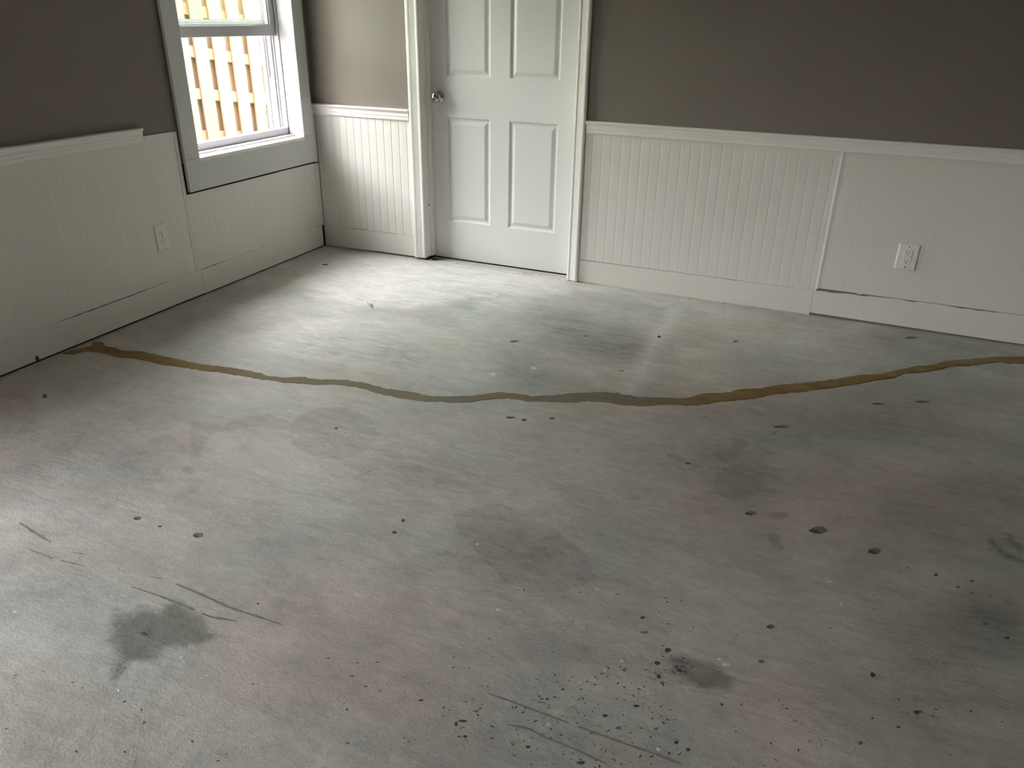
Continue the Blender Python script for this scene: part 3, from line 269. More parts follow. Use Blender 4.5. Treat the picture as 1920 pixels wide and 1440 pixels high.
PITS = [[0.305, -2.238, 0.009, 0.004, -0.021, 0.016], [1.253, -2.68, 0.011, 0.005, -0.008, 0.008], [1.472, -2.669, 0.015, 0.007, -0.011, 0.012], [1.64, -3.014, 0.013, 0.006, -0.012, 0.012], [1.46, -1.984, 0.008, 0.004, -0.006, 0.009], [1.964, -2.368, 0.005, 0.002, -0.005, 0.009], [1.971, -2.428, 0.007, 0.003, -0.004, 0.007], [1.813, -2.826, 0.003, 0.001, -0.003, 0.003], [2.162, -2.928, 0.005, 0.002, -0.002, 0.003], [2.337, -2.924, 0.006, 0.003, -0.001, 0.003], [1.996, -1.645, 0.017, 0.007, -0.004, 0.01], [2.048, -1.64, 0.01, 0.005, -0.004, 0.01], [2.138, -1.584, 0.01, 0.005, -0.004, 0.01], [2.306, -0.616, 0.009, 0.005, -0.004, 0.017], [2.643, -0.521, 0.011, 0.006, -0.002, 0.014], [2.923, -1.293, 0.027, 0.012, -0.001, 0.013], [3.252, -0.936, 0.025, 0.011, 0.0, 0.012], [3.412, -0.842, 0.027, 0.013, 0.0, 0.013], [3.395, -0.114, 0.032, 0.016, 0.0, 0.015], [2.664, -1.695, 0.008, 0.004, -0.002, 0.007], [2.897, -1.902, 0.016, 0.008, -0.002, 0.015], [3.09, -1.908, 0.025, 0.011, -0.001, 0.023], [3.242, -1.946, 0.018, 0.009, -0.001, 0.019], [3.008, -2.377, 0.01, 0.004, -0.001, 0.009], [3.001, -2.504, 0.007, 0.003, -0.001, 0.007], [3.24, -2.441, 0.006, 0.003, -0.001, 0.009], [2.794, -2.558, 0.008, 0.004, -0.002, 0.008], [2.781, -2.608, 0.007, 0.003, -0.002, 0.007], [3.497, -2.147, 0.009, 0.004, 0.0, 0.008], [3.539, -2.18, 0.007, 0.003, 0.001, 0.006], [2.938, -2.668, 0.003, 0.001, -0.001, 0.004], [2.712, -2.476, 0.006, 0.003, -0.001, 0.006], [2.729, -2.524, 0.011, 0.004, -0.001, 0.005], [3.394, -1.99, 0.006, 0.003, 0.001, 0.007], [3.481, -1.979, 0.005, 0.002, 0.0, 0.005], [3.445, -2.021, 0.005, 0.002, 0.0, 0.005], [3.476, -2.032, 0.004, 0.002, 0.001, 0.005], [3.291, -2.575, 0.004, 0.002, 0.0, 0.004], [2.769, -2.748, 0.007, 0.003, -0.001, 0.004], [2.715, -2.8, 0.006, 0.002, -0.001, 0.005], [2.75, -2.819, 0.006, 0.003, -0.001, 0.005], [2.705, -2.93, 0.007, 0.003, -0.001, 0.005], [2.444, -2.936, 0.01, 0.004, -0.001, 0.004], [2.435, -2.949, 0.004, 0.002, -0.003, 0.005], [2.459, -2.901, 0.004, 0.002, -0.002, 0.004], [2.466, -2.969, 0.004, 0.002, -0.002, 0.004], [2.869, -2.805, 0.005, 0.002, -0.001, 0.005], [2.895, -2.812, 0.004, 0.003, -0.002, 0.005], [2.806, -2.661, 0.005, 0.003, -0.001, 0.005], [2.794, -2.646, 0.004, 0.002, -0.002, 0.007], [2.832, -2.609, 0.006, 0.002, -0.001, 0.004], [0.241, -0.345, 0.019, 0.009, -0.013, 0.017], [3.218, -2.651, 0.005, 0.002, 0.0, 0.006], [3.33, -2.515, 0.009, 0.004, 0.0, 0.005], [1.992, -0.757, 0.011, 0.005, -0.004, 0.009], [1.718, -0.959, 0.02, 0.01, -0.006, 0.015], [2.252, -1.064, 0.014, 0.007, -0.002, 0.006], [1.342, -2.683, 0.006, 0.003, -0.004, 0.004], [2.594, -2.939, 0.005, 0.003, -0.002, 0.004]]
FLECKS = [[2.706, -2.634, 0.006, 0.003, -0.002, 0.004], [2.676, -2.679, 0.005, 0.002, -0.002, 0.004], [2.636, -2.736, 0.005, 0.002, -0.001, 0.004], [2.613, -2.871, 0.008, 0.003, -0.001, 0.005], [2.84, -2.836, 0.006, 0.003, -0.002, 0.005], [2.912, -2.536, 0.006, 0.002, -0.001, 0.005], [2.929, -2.547, 0.01, 0.005, -0.002, 0.008], [2.373, -2.597, 0.006, 0.003, -0.003, 0.007], [1.721, -3.169, 0.005, 0.002, -0.004, 0.003], [1.775, -3.039, 0.006, 0.003, -0.004, 0.004], [2.211, -2.379, 0.005, 0.003, -0.003, 0.007], [1.866, -3.059, 0.005, 0.002, -0.002, 0.002], [3.131, -2.137, 0.011, 0.005, 0.0, 0.005], [1.29, -3.093, 0.007, 0.003, -0.004, 0.002], [2.427, -2.583, 0.005, 0.002, -0.002, 0.003], [3.165, -2.219, 0.005, 0.002, 0.0, 0.007], [2.753, -2.78, 0.003, 0.001, -0.001, 0.003], [2.567, -2.797, 0.003, 0.001, -0.002, 0.003], [2.785, -2.703, 0.004, 0.002, -0.001, 0.004], [2.109, -2.368, 0.004, 0.002, -0.002, 0.003], [2.577, -2.422, 0.006, 0.003, -0.001, 0.004], [1.779, -1.327, 0.012, 0.006, -0.009, 0.019], [1.906, -1.197, 0.016, 0.008, -0.007, 0.016]]
SCUFFS = [[[[1.473, -2.909], [1.57, -2.905], [1.651, -2.907], [1.74, -2.911], [1.809, -2.896]], 0.0079], [[[1.484, -2.858], [1.534, -2.852], [1.647, -2.857], [1.758, -2.866], [1.838, -2.863], [1.918, -2.861]], 0.0069], [[[0.962, -2.836], [1.029, -2.848], [1.125, -2.864]], 0.0099], [[[1.086, -2.91], [1.195, -2.911], [1.3, -2.899]], 0.0059], [[[1.215, -2.87], [1.258, -2.863]], 0.0079], [[[2.459, -2.848], [2.519, -2.847], [2.606, -2.849], [2.69, -2.85], [2.76, -2.851], [2.849, -2.85], [2.914, -2.853]], 0.0059], [[[2.532, -2.906], [2.577, -2.897], [2.627, -2.904], [2.686, -2.905], [2.756, -2.913]], 0.0069], [[[2.559, -2.823], [2.59, -2.822]], 0.0059], [[[1.78, -2.752], [1.81, -2.75]], 0.0059], [[[0.247, -0.354], [0.423, -0.339]], 0.0018], [[[1.708, -2.227], [1.731, -2.164], [1.77, -2.135]], 0.0023], [[[1.763, -2.844], [1.76, -2.82]], 0.004], [[[2.937, -2.419], [2.935, -2.459]], 0.003], [[[2.879, -1.4], [2.925, -1.319], [2.95, -1.281]], 0.0045]]
FLECK_ZONES = [[[2.492, -2.784, 2.777, -2.604, 2.913, -2.851, 2.584, -2.997], 230], [[2.378, -2.901, 2.484, -2.854, 2.534, -2.965, 2.435, -3.009], 24], [[2.061, -2.907, 2.466, -2.725, 2.564, -2.952, 2.208, -3.11], 50], [[2.973, -2.619, 3.16, -2.583, 3.147, -2.746, 2.962, -2.829], 30], [[3.288, -2.478, 3.397, -2.429, 3.392, -2.51, 3.287, -2.557], 12], [[2.765, -2.554, 2.8, -2.539, 2.851, -2.657, 2.775, -2.691], 24], [[2.805, -2.573, 2.855, -2.562, 2.865, -2.61, 2.821, -2.623], 34], [[1.423, -3.229, 1.97, -2.983, 2.142, -3.194, 1.667, -3.405], 30], [[3.052, -2.075, 3.597, -1.829, 3.501, -2.589, 3.108, -2.764], 40], [[2.295, -2.538, 2.813, -2.349, 2.857, -2.568, 2.406, -2.771], 40]]
HOLLOW_SHADE = [[0.679, 0.011], [0.7, 0.053], [0.715, 0.106], [0.782, 0.107], [0.887, 0.088], [0.845, 0.055], [0.787, 0.014], [0.733, -0.006]]
WIRE = [[0.822, -0.794], [0.854, -0.832], [0.89, -0.859], [0.878, -0.83], [0.857, -0.813], [0.857, -0.822], [0.89, -0.859], [0.921, -0.888]]

XR, YF, ZC = 5.1, -5.7, 2.44
floor = empty('floor', (0, 0, 0), kind='structure', label='bare stained concrete slab floor of the emptied room')
def make_floor():
    step = .016
    xs = np.arange(-.03, XR + .02, step); ys = np.arange(YF - .02, .012, step); ys = np.append(ys[:-1], .010)
    X, Y = np.meshgrid(xs, ys, indexing='ij'); P = np.stack([X.ravel(), Y.ravel()], 1)
    def sdf(poly):
        poly = np.array(poly); d = np.full(len(P), 1e9); ins = np.zeros(len(P), bool)
        lo, hi = poly.min(0) - .15, poly.max(0) + .15
        idx = np.where((P[:, 0] > lo[0]) & (P[:, 0] < hi[0]) & (P[:, 1] > lo[1]) & (P[:, 1] < hi[1]))[0]
        Q = P[idx]; dd = np.full(len(Q), 1e9); ii = np.zeros(len(Q), bool)
        for i in range(len(poly)):
            a, b_ = poly[i], poly[(i+1) % len(poly)]; e = b_ - a; w = Q - a
            t = np.clip((w @ e) / max(e @ e, 1e-9), 0, 1); dd = np.minimum(dd, np.linalg.norm(w - t[:, None]*e, axis=1))
            c_ = ((a[1] > Q[:, 1]) != (b_[1] > Q[:, 1]))
            with np.errstate(divide='ignore', invalid='ignore'):
                xx = a[0] + (Q[:, 1]-a[1])/(b_[1]-a[1]+1e-12)*(b_[0]-a[0])
            ii ^= c_ & (Q[:, 0] < xx)
        return idx, np.where(ii, -dd, dd)
    soft = np.zeros(len(P)); mild = np.zeros(len(P)); mstr = np.ones(len(P))*.7; light = np.zeros(len(P)); warm = np.ones(len(P))*.5; strong = np.zeros(len(P))
    for k, s, poly in STAINS_AND_LIGHT:
        idx, d = sdf(poly)
        if k == 'm':
            v = np.clip(.5 - d/.07, 0, 1); better = v > mild[idx]
            mild[idx] = np.maximum(mild[idx], v); mstr[idx] = np.where(better, s, mstr[idx])
        elif k == 's':
            v = np.clip(.5 - d/.06, 0, 1)*min(s, 1.6); strong[idx] = np.maximum(strong[idx], v)
        else:
            w = {'l': .06, 'L': .22}.get(k, .13)  # 'L': wide pale ovals painted in to brighten the mid floor
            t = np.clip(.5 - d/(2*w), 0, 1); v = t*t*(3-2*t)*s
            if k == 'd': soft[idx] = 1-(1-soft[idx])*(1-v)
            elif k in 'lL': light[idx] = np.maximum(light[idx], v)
            else: warm[idx] = np.clip(warm[idx] + v*.5, 0, 1)
    nx, ny = len(xs), len(ys)
    V = np.column_stack([P, np.zeros(len(P))])
    # ragged broken edge of the slab inside the doorway
    rng = np.random.default_rng(3)
    i = np.arange(nx-1)[:, None]*ny + np.arange(ny-1)[None, :]
    F = np.stack([i, i+ny, i+ny+1, i+1], -1).reshape(-1, 4)
    me = bpy.data.meshes.new('slab'); me.from_pydata(V.tolist(), [], F.tolist())
    a = me.attributes.new('stain_light_a', 'FLOAT_COLOR', 'POINT'); a.data.foreach_set('color', np.stack([soft, mild, light, np.ones_like(soft)], 1).astype('f').ravel())
    b_ = me.attributes.new('stain_b', 'FLOAT_COLOR', 'POINT'); b_.data.foreach_set('color', np.stack([warm, strong, mstr, np.ones_like(soft)], 1).astype('f').ravel())
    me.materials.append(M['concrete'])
    o = bpy.data.objects.new('concrete_slab', me); C.objects.link(o); o.parent = floor
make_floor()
# slab body and ragged lip at the door opening
bm = bmesh.new(); box(bm, -.03, XR+.02, YF-.02, .010, -.12, -.001)
link('slab_body', bm, 'concrete', floor)
bm = bmesh.new(); random.seed(11)
x = .74
while x < 1.63:
    w = random.uniform(.006, .03); d = random.uniform(.004, .016); h = random.uniform(-.003, .0035)
    box(bm, x, x+w, .006, .010+d, -.02, h); x += w*random.uniform(.9, 1.25)
link('broken_slab_edge', bm, 'plaster', floor, kind='stuff', label='crumbling ragged slab edge along the door threshold')

# resin-filled crack: raised ragged ribbon
def resample(pts, n):
    p = np.array(pts); s = np.r_[0, np.cumsum(np.linalg.norm(np.diff(p, axis=0), axis=1))]; t = np.linspace(0, s[-1], n)
    return np.stack([np.interp(t, s, p[:, 0]), np.interp(t, s, p[:, 1])], 1)
def by_x(pts, xs_):
    p = np.array(sorted(pts)); return np.interp(xs_, p[:, 0], p[:, 1])
n_ = 420
T = resample(CRACK_TOP, n_); Bt = resample(CRACK_BOT, n_)
rng = np.random.default_rng(5)
def rag(n, a):
    w = np.convolve(rng.normal(0, 1, n+12), np.ones(6)/6, 'same')[6:6+n]; return (w + rng.normal(0, .35, n))*a
T[:, 1] += rag(n_, .0055); Bt[:, 1] += rag(n_, .0055)
bm = bmesh.new(); rows = []
for k in range(n_):
    a, b_ = T[k], Bt[k]; row = [bm.verts.new((a[0], a[1], -.0005))]
    for q in (.04, .25, .5, .75, .96):
        h = .0018 + .0006*math.sin(k*.37+q*5) + rng.normal(0, .0002)
        p = a*(1-q) + b_*q; row.append(bm.verts.new((p[0], p[1], h)))
    row.append(bm.verts.new((b_[0], b_[1], -.0005))); rows.append(row)
for k in range(n_-1):
    for j in range(6): bm.faces.new((rows[k][j], rows[k+1][j], rows[k+1][j+1], rows[k][j+1]))
link('crack_filler', bm, 'filler', floor, label='long wavy strip of yellow-brown filler along a floor crack', smooth_=True)

def blob(bm, c, ax, ay, z=.0006, n=12, jag=.25, dome=0):
    c = Vector((c[0], c[1], 0)); ax = Vector((ax[0], ax[1], 0)); ay = Vector((ay[0], ay[1], 0))
    ring = []
    for i in range(n):
        t = 2*math.pi*i/n; k = 1 + random.uniform(-jag, jag)
        p = c + ax*math.cos(t)*k + ay*math.sin(t)*k; ring.append(bm.verts.new((p.x, p.y, z*.3)))
    m_ = bm.verts.new((c.x, c.y, z + dome))
    for i in range(n): bm.faces.new((ring[i], ring[(i+1) % n], m_))
random.seed(4)
for i, p in enumerate(PITS):
    bm = bmesh.new()
    big = math.hypot(p[2], p[3]) > .0105
    blob(bm, p[:2], (p[2]*.9, p[3]*.9), (p[4]*.85, p[5]*.85), n=16, jag=.13)  # flat disc on the slab; its dark colour stands for shade in a hole
    if big and abs(p[4])+abs(p[5]) > .008:      # darker crescent: the larger holes' own shadow put into colour
        k0 = len(bm.faces)
        blob(bm, (p[0]-p[2]*.35-p[4]*.25, p[1]-p[3]*.35-p[5]*.25), (p[2]*.62+p[4]*.1, p[3]*.62+p[5]*.1), (p[4]*.5-p[2]*.25, p[5]*.5-p[3]*.25), z=.0009, n=12, jag=.2)
        bm.faces.ensure_lookup_table()
        for q in list(bm.faces)[k0:]: q.material_index = 1
        link('pit', bm, ['pit_soft', 'pit'], floor)
    else: link('pit', bm, 'pit' if i % 4 else 'pit_soft', floor)
for p in FLECKS:
    bm = bmesh.new(); blob(bm, p[:2], (p[2]*.8, p[3]*.8), (p[4]*.8, p[5]*.8), z=.0012, n=10, jag=.35); link('paint_fleck', bm, 'fleck', floor)
def ribbon(bm, pts, w):
    T_ = resample(pts, max(4, int(np.linalg.norm(np.array(pts[0])-np.array(pts[-1]))/.012)))
    prev = None
    for k in range(len(T_)):
        d = T_[min(k+1, len(T_)-1)] - T_[max(k-1, 0)]; d /= np.linalg.norm(d)+1e-9; nn = np.array([-d[1], d[0]])
        ww = w*.5*random.uniform(.45, 1.1)*min(1, .35+k*.2, .35+(len(T_)-1-k)*.2)
        if random.random() < .10: prev = None; continue
        cur = [bm.verts.new((*(T_[k]+nn*ww), .0005)), bm.verts.new((*(T_[k]-nn*ww), .0005))]
        if prev: bm.faces.new((prev[0], prev[1], cur[1], cur[0]))
        prev = cur
for pts, w in SCUFFS:
    bm = bmesh.new(); ribbon(bm, pts, w); link('scuff_line', bm, 'scuff', floor)
bm = bmesh.new(); random.seed(8)
for q, cnt in FLECK_ZONES:
    a, b_, c_, d_ = (Vector((q[2*i], q[2*i+1])) for i in range(4))
    for _ in range(cnt):
        s, t = random.random(), random.random()
        p = (a*(1-s)+b_*s)*(1-t) + (d_*(1-s)+c_*s)*t
        L = random.choice((.0016, .0022, .0028, .004)); ang = random.gauss(.4, .7)
        blob(bm, (p.x, p.y), (L*math.cos(ang), L*math.sin(ang)), (-L*.45*math.sin(ang), L*.45*math.cos(ang)), n=6, jag=.35)
link('chip_marks', bm, 'pit', floor, kind='stuff', label='scatter of small dark chip marks in the near concrete')
bm = bmesh.new(); pts = [bm.verts.new((x, y, .0007)) for x, y in HOLLOW_SHADE]; f_ = bm.faces.new(pts); bmesh.ops.triangulate(bm, faces=[f_])  # flat sheet coloured dark to stand for the shade in a hollow
link('hollow_shade_patch', bm, 'dark', floor, label='flat dark patch painted as the shade of a broken hollow under the left door jamb')
bm = bmesh.new(); random.seed(21)
for _ in range(300):
    t = random.random()
    if t < .45: x, y = random.uniform(1.2, 1.75), -abs(random.gauss(0, .012)) - .004
    else: x, y = random.uniform(1.7, 2.9), -.012 - abs(random.gauss(0, .009))
    s = random.uniform(.0015, .006); box(bm, x, x+s*random.uniform(1, 3), y, y+s, -.0005, s*.6)
link('plaster_crumbs', bm, 'plaster', floor, kind='stuff', label='plaster crumbs strewn along the door and right wall base')

# ------------------------------------------------------------------ walls
def rects_with_hole(bm, fn, a0, a1, z0, z1, holes, t0, t1, mi=0):
    """wall slab of thickness t0..t1 over a0..a1, z0..z1 with rectangular holes"""
    As = sorted({a0, a1, *[h[0] for h in holes], *[h[1] for h in holes]}); Zs = sorted({z0, z1, *[h[2] for h in holes], *[h[3] for h in holes]})
    for i in range(len(As)-1):
        for j in range(len(Zs)-1):
            ca, cz = (As[i]+As[i+1])/2, (Zs[j]+Zs[j+1])/2
            if any(h[0] < ca < h[1] and h[2] < cz < h[3] for h in holes): continue
            fn(bm, As[i], As[i+1], Zs[j], Zs[j+1], t0, t1, mi)
fx = lambda bm, a0, a1, z0, z1, t0, t1, mi: box(bm, t0, t1, a0, a1, z0, z1, mi)
fy = lambda bm, a0, a1, z0, z1, t0, t1, mi: box(bm, a0, a1, t0, t1, z0, z1, mi)

RO1 = (-.985, -.120, .670, 1.945)                       # rough opening of window_1
wl = bmesh.new()
rects_with_hole(wl, fx, YF, .15, .82, ZC, [RO1, (W2[0], W2[1], .7, W2[3])], -.215, -.006)
rects_with_hole(wl, fx, YF, .15, -.12, .82, [RO1, (W2[0], W2[1], W2[2], .9)], -.215, -.020, 1)
wall_left = link('wall_left', wl, ['taupe', 'dark'], kind='structure', label='taupe painted left wall with white beaded wainscot and the window')
DO = (.735, 1.625, -.12, 2.05)
wb = bmesh.new()
rects_with_hole(wb, fy, -.006, XR+.1, .84, ZC, [(DO[0]-.015, DO[1]+.015, -1, DO[3]+.015)], .006, .115)
rects_with_hole(wb, fy, -.02, XR+.1, -.12, .84, [(DO[0]-.015, DO[1]+.015, -1, 2.2)], .020, .115, 1)
wall_back = link('wall_back', wb, ['taupe', 'dark'], kind='structure', label='taupe painted back wall with white beaded wainscot and the door')
wr = bmesh.new(); rects_with_hole(wr, fx, YF, .1, -.1, ZC, [W3_FILL], XR, XR+.12)
link('wall_right', wr, 'taupe', kind='structure')
link('wall_front', B(-.2, XR+.12, YF-.12, YF, -.1, ZC), 'taupe', kind='structure')
link('ceiling', B(-.22, XR+.12, YF-.12, .12, ZC, ZC+.1), 'ceiling', kind='structure')
# closed hallway space behind the door
hall = bmesh.new()
for q in ((.5, 1.9, .9, 1.0, -.3, ZC), (.44, .5, .116, 1.0, -.3, ZC), (1.9, 1.96, .116, 1.0, -.3, ZC), (.44, 1.96, .116, 1.0, ZC, ZC+.05), (.44, 1.96, .116, 1.0, -.36, -.3)): box(hall, *q)
link('wall_hall', hall, 'taupe', kind='structure', label='closed hallway walls behind the door')

# beaded sheet: vertical grooves every two inches, real relief
def bead_sheet(name, a0, a1, z0, z1, fn, parent, pitch=.0508, phase=0, thick=.006, label=None, ztop=None, depth=1.0):
    prof = [(a0, 0)]
    k = math.ceil((a0 - phase)/pitch)
    while phase + k*pitch < a1 - .006:
        g = phase + k*pitch
        if g - .005 > a0: prof += [(p_, q_*depth) for p_, q_ in [(g-.0055, 0), (g-.0035, -.0008), (g-.0012, -.0012), (g+.0012, -.0012), (g+.0035, -.0007), (g+.005, -.0003), (g+.006, 0)]]
        k += 1
    prof.append((a1, 0)); loop = prof + [(a1, -thick), (a0, -thick)]
    bm = bmesh.new()
    zt = ztop or (lambda a: z1)
    Lo = [bm.verts.new(fn(a, d, z0)) for a, d in loop]; Hi = [bm.verts.new(fn(a, d, zt(a))) for a, d in loop]; K = len(loop)
    for i in range(K): bm.faces.new((Lo[i], Lo[(i+1) % K], Hi[(i+1) % K], Hi[i]))
    f1, f2 = bm.faces.new(Lo), bm.faces.new(Hi); bmesh.ops.triangulate(bm, faces=[f1, f2])
    return link(name, bm, 'white', parent, label=label)
L_ = lambda a, d, z: (d, a, z)          # left wall: a = y, d = depth (x)
K_ = lambda a, d, z: (a, -d, z)         # back wall: a = x, d towards the room
def edge(pts):
    p = np.array(pts); return lambda a: float(np.interp(a, p[:, 0], p[:, 1]))

bead_sheet('beadboard_panel', -2.52, -1.1005, .1365, .822, L_, wall_left, depth=.45)
bead_sheet('beadboard_panel', W2[1]+.01, -2.5215, .1365, .822, L_, wall_left)
bead_sheet('beadboard_panel', YF, W2[0]-.01, .1365, .822, L_, wall_left)
bead_sheet('beadboard_panel', -1.0975, -1.078, .1365, .820, L_, wall_left, phase=.03, label='narrow split-off beadboard strip beside the window trim')
random.seed(2); jag = [(-1.078+i*.026, .5195-random.choice((0, 0, .0015, .003, .006))*(.4+.6*math.sin(i*.16)) ) for i in range(41)]
bead_sheet('beadboard_panel', -1.0775, -.003, .1365, .52, L_, wall_left, ztop=edge(jag), depth=.6, label='beadboard piece under the window with rough-cut top edge')
bead_sheet('beadboard_panel', -.036, -.003, .5236, .86, L_, wall_left, phase=.01)
bead_sheet('beadboard_panel', .002, .648, .136, .83, K_, wall_back, phase=.02)
bead_sheet('beadboard_panel', 1.695, 2.9365, .130, .83, K_, wall_back, phase=.01, depth=.38)
bead_sheet('beadboard_panel', 2.9400, 4.158, .1445, .83, K_, wall_back, phase=.015, depth=.2)
bead_sheet('beadboard_panel', 4.160, XR, .1445, .83, K_, wall_back, phase=.015, depth=.2)
# raised paint ridge over the sheet joint
bm = bmesh.new(); prism(bm, [(-.0075, 0), (-.0065, .0022), (0, .003), (.0065, .0022), (.0075, 0)], .14, .80, lambda a, b, d: (2.938+a, -b+.0005, d))
link('seam_ridge', bm, 'trim', wall_back, label='raised painted seam between two beadboard sheets')
# beads continue faintly; flat filler boards at the base
def base_board(name, kind_parent, a0, a1, zb, zt, fn, thick=.006, notch=None, n=60, label=None):
    top = [(a0+(a1-a0)*i/n, zt(a0+(a1-a0)*i/n)) for i in range(n+1)]
    bot = [(a0+(a1-a0)*i/n, zb(a0+(a1-a0)*i/n)) for i in range(n, -1, -1)]
    if notch:
        q0, q1, h = notch; bot = [p for p in bot if not (q0-.001 < p[0] < q1+.001)]
        j = next(i for i, p in enumerate(bot) if p[0] <= q0); bot[j:j] = [(q1, zb(q1)), (q1, zb(q1)+h), (q0, zb(q0)+h), (q0, zb(q0))]
    bm = bmesh.new(); prism(bm, top+bot, 0, -thick, lambda a, z, d: fn(a, d, z))
    return link(name, bm, 'white', kind_parent, label=label)
def cracks(z, spans):
    def f_(a):
        for a0, a1, d in spans:
            if a0 < a < a1:
                e = min(a-a0, a1-a)/(a1-a0); return z(a) - d*min(1, .35+e*4)*(.75+.25*math.sin(a*90))
        return z(a)
    return f_
link('gap_shade_strip', B(-.0195, -.0062, -2.95, -.001, -.001, .1355), 'dark', wall_left)  # dark strips added behind the boards, painted as shade in their gaps
link('gap_shade_strip', B(-.001, DO[0]-.02, .0062, .0195, -.001, .130), 'dark', wall_back)
link('gap_shade_strip', B(DO[1]+.02, XR, .0062, .0195, -.001, .125), 'dark', wall_back)
bl = empty('baseboard_left', (0, 0, 0), kind='structure', label='white filler boards cracked away from the panelling along the left wall')
base_board('board', bl, -2.93, -1.062, lambda a: .0095, cracks(lambda a: .1358, [(-1.89, -1.395, .0045), (-1.39, -1.28, .0015)]), L_, notch=(-2.036, -2.020, .019), n=240)
base_board('board', bl, -1.060, -.024, lambda a: .0075, cracks(lambda a: .1358, [(-1.062, -.89, .0045), (-.80, -.55, .0012), (-.075, -.02, .003)]), L_, n=240)
bb = empty('baseboard_back', (0, 0, 0), kind='structure', label='white filler boards along the foot of the back wall')
base_board('board', bb, -.002, .648, edge([(0, .003), (.2, .006), (.4, .012), (.65, .013)]), cracks(lambda a: .1355, [(.20, .33, .003), (.335, .42, .0022), (.425, .52, .0015)]), K_, n=240)
base_board('board', bb, 1.695, 2.926, edge([(1.7, .003), (1.9, .0005), (2.93, .0005)]), cracks(edge([(1.7, .1265), (2.0, .1285), (2.93, .1295)]), [(2.48, 2.57, .002), (1.7, 2.4, .0006)]), K_, n=240)
base_board('board', bb, 2.927, XR, edge([(2.93, .014), (3.77, .007), (5, .004)]), cracks(edge([(2.93, .1305), (3.3, .142), (5.2, .144)]), [(2.985, 3.06, .004), (3.12, 3.17, .004), (3.33, 3.39, .005), (3.53, 3.73, .005), (3.95, 4.3, .004)]), K_, n=400)
bm = bmesh.new(); blob(bm, (0, 0), (.012, 0), (0, .003), z=.003, jag=.3)
o = link('peeled_paint_curl', bm, 'trim', bb); o.matrix_world = Matrix.Translation((3.135, -.001, .1435)) @ Matrix.Rotation(R2, 4, 'X')

# chair rail profile (height, projection)
RAILP = [(.800, 0), (.800, .006), (.804, .0095), (.812, .0105), (.820, .0095), (.823, .012), (.830, .0125), (.834, .0105), (.842, .011), (.848, .016), (.852, .0205), (.857, .022), (.8605, .020), (.862, .014), (.862, -.006), (.83, -.006), (.83, 0)]
def rail(name, a0, a1, fn, label, parent=None, dz=0, mat='trim'):
    bm = bmesh.new(); prism(bm, [(z+dz, d) for z, d in RAILP], a0, a1, lambda z, d, a: fn(a, d, z))
    return link(name, bm, mat, parent, kind='structure', label=label)
rail('trim_1', -2.92, -1.286, L_, 'white chair rail on the left wall, sawn off short of the window')
rail('trim_2', -.004, .648, K_, 'white chair rail between the corner and the door casing', dz=-.004)
rail('trim_3', 1.697, XR, K_, 'white chair rail running right from the door casing')

# ------------------------------------------------------------------ door
d1 = empty('door_1', (1.18, .09, 0), kind='structure', label='white six-panel door with a nickel knob')
def dpt(o): o.matrix_parent_inverse = d1.matrix_world.inverted(); return o
d1.matrix_world = Matrix.Translation((1.18, .09, 0))
def part(name, bm, mat, **k):
    o = link(name, bm, mat, None, **k); o.parent = d1; o.matrix_parent_inverse = Matrix.Translation((-1.18, -.09, 0)); return o
PX = [(.843, 1.110), (1.223, 1.510)]; PZ = [(.232, .822), (1.035, 1.62), (1.725, 1.93)]
DX0, DX1, DZ0, DZ1, DY = .737, 1.622, .0055, 2.045, .090
bm = bmesh.new(); holes = [(a, b_, c_, d_) for a, b_ in PX for c_, d_ in PZ]
xs_ = sorted({DX0, DX1, *[v for p in PX for v in p]}); zs_ = sorted({DZ0, DZ1, *[v for p in PZ for v in p]})
vt = {}
def gv(x, z, y=DY):
    k = (round(x, 4), round(z, 4), y)
    if k not in vt: vt[k] = bm.verts.new((x, y, z))
    return vt[k]
for i in range(len(xs_)-1):
    for j in range(len(zs_)-1):
        cx, cz = (xs_[i]+xs_[i+1])/2, (zs_[j]+zs_[j+1])/2
        if any(h[0] < cx < h[1] and h[2] < cz < h[3] for h in holes): continue
        bm.faces.new((gv(xs_[i], zs_[j]), gv(xs_[i+1], zs_[j]), gv(xs_[i+1], zs_[j+1]), gv(xs_[i], zs_[j+1])))
box(bm, DX0, DX1, DY+.0095, DY+.035, DZ0, DZ1)
for q in ((DX0, DX0, DZ0, DZ1), (DX1, DX1, DZ0, DZ1)):
    bm.faces.new([bm.verts.new((q[0], y, z)) for y, z in ((DY, DZ0), (DY+.0095, DZ0), (DY+.0095, DZ1), (DY, DZ1))])
bm.faces.new([bm.verts.new((x, y, DZ0)) for x, y in ((DX0, DY), (DX1, DY), (DX1, DY+.0095), (DX0, DY+.0095))])
part('door_slab', bm, 'door')
for a, b_ in PX:
    for c_, d_ in PZ:
        bm = bmesh.new(); rings = []
        for ins, dep in ((0, 0), (.0025, .0012), (.005, .0045), (.0085, .0072), (.012, .0082), (.018, .0082), (.021, .0072), (.034, .0022), (.037, .0015), (.039, .0013)):
            rings.append([bm.verts.new((x, DY+dep, z)) for x, z in ((a+ins, c_+ins), (b_-ins, c_+ins), (b_-ins, d_-ins), (a+ins, d_-ins))])
        for p, q in zip(rings, rings[1:]):
            for i in range(4): bm.faces.new((p[i], p[(i+1) % 4], q[(i+1) % 4], q[i]))
        bm.faces.new(rings[-1])
        part('raised_panel', bm, 'door')
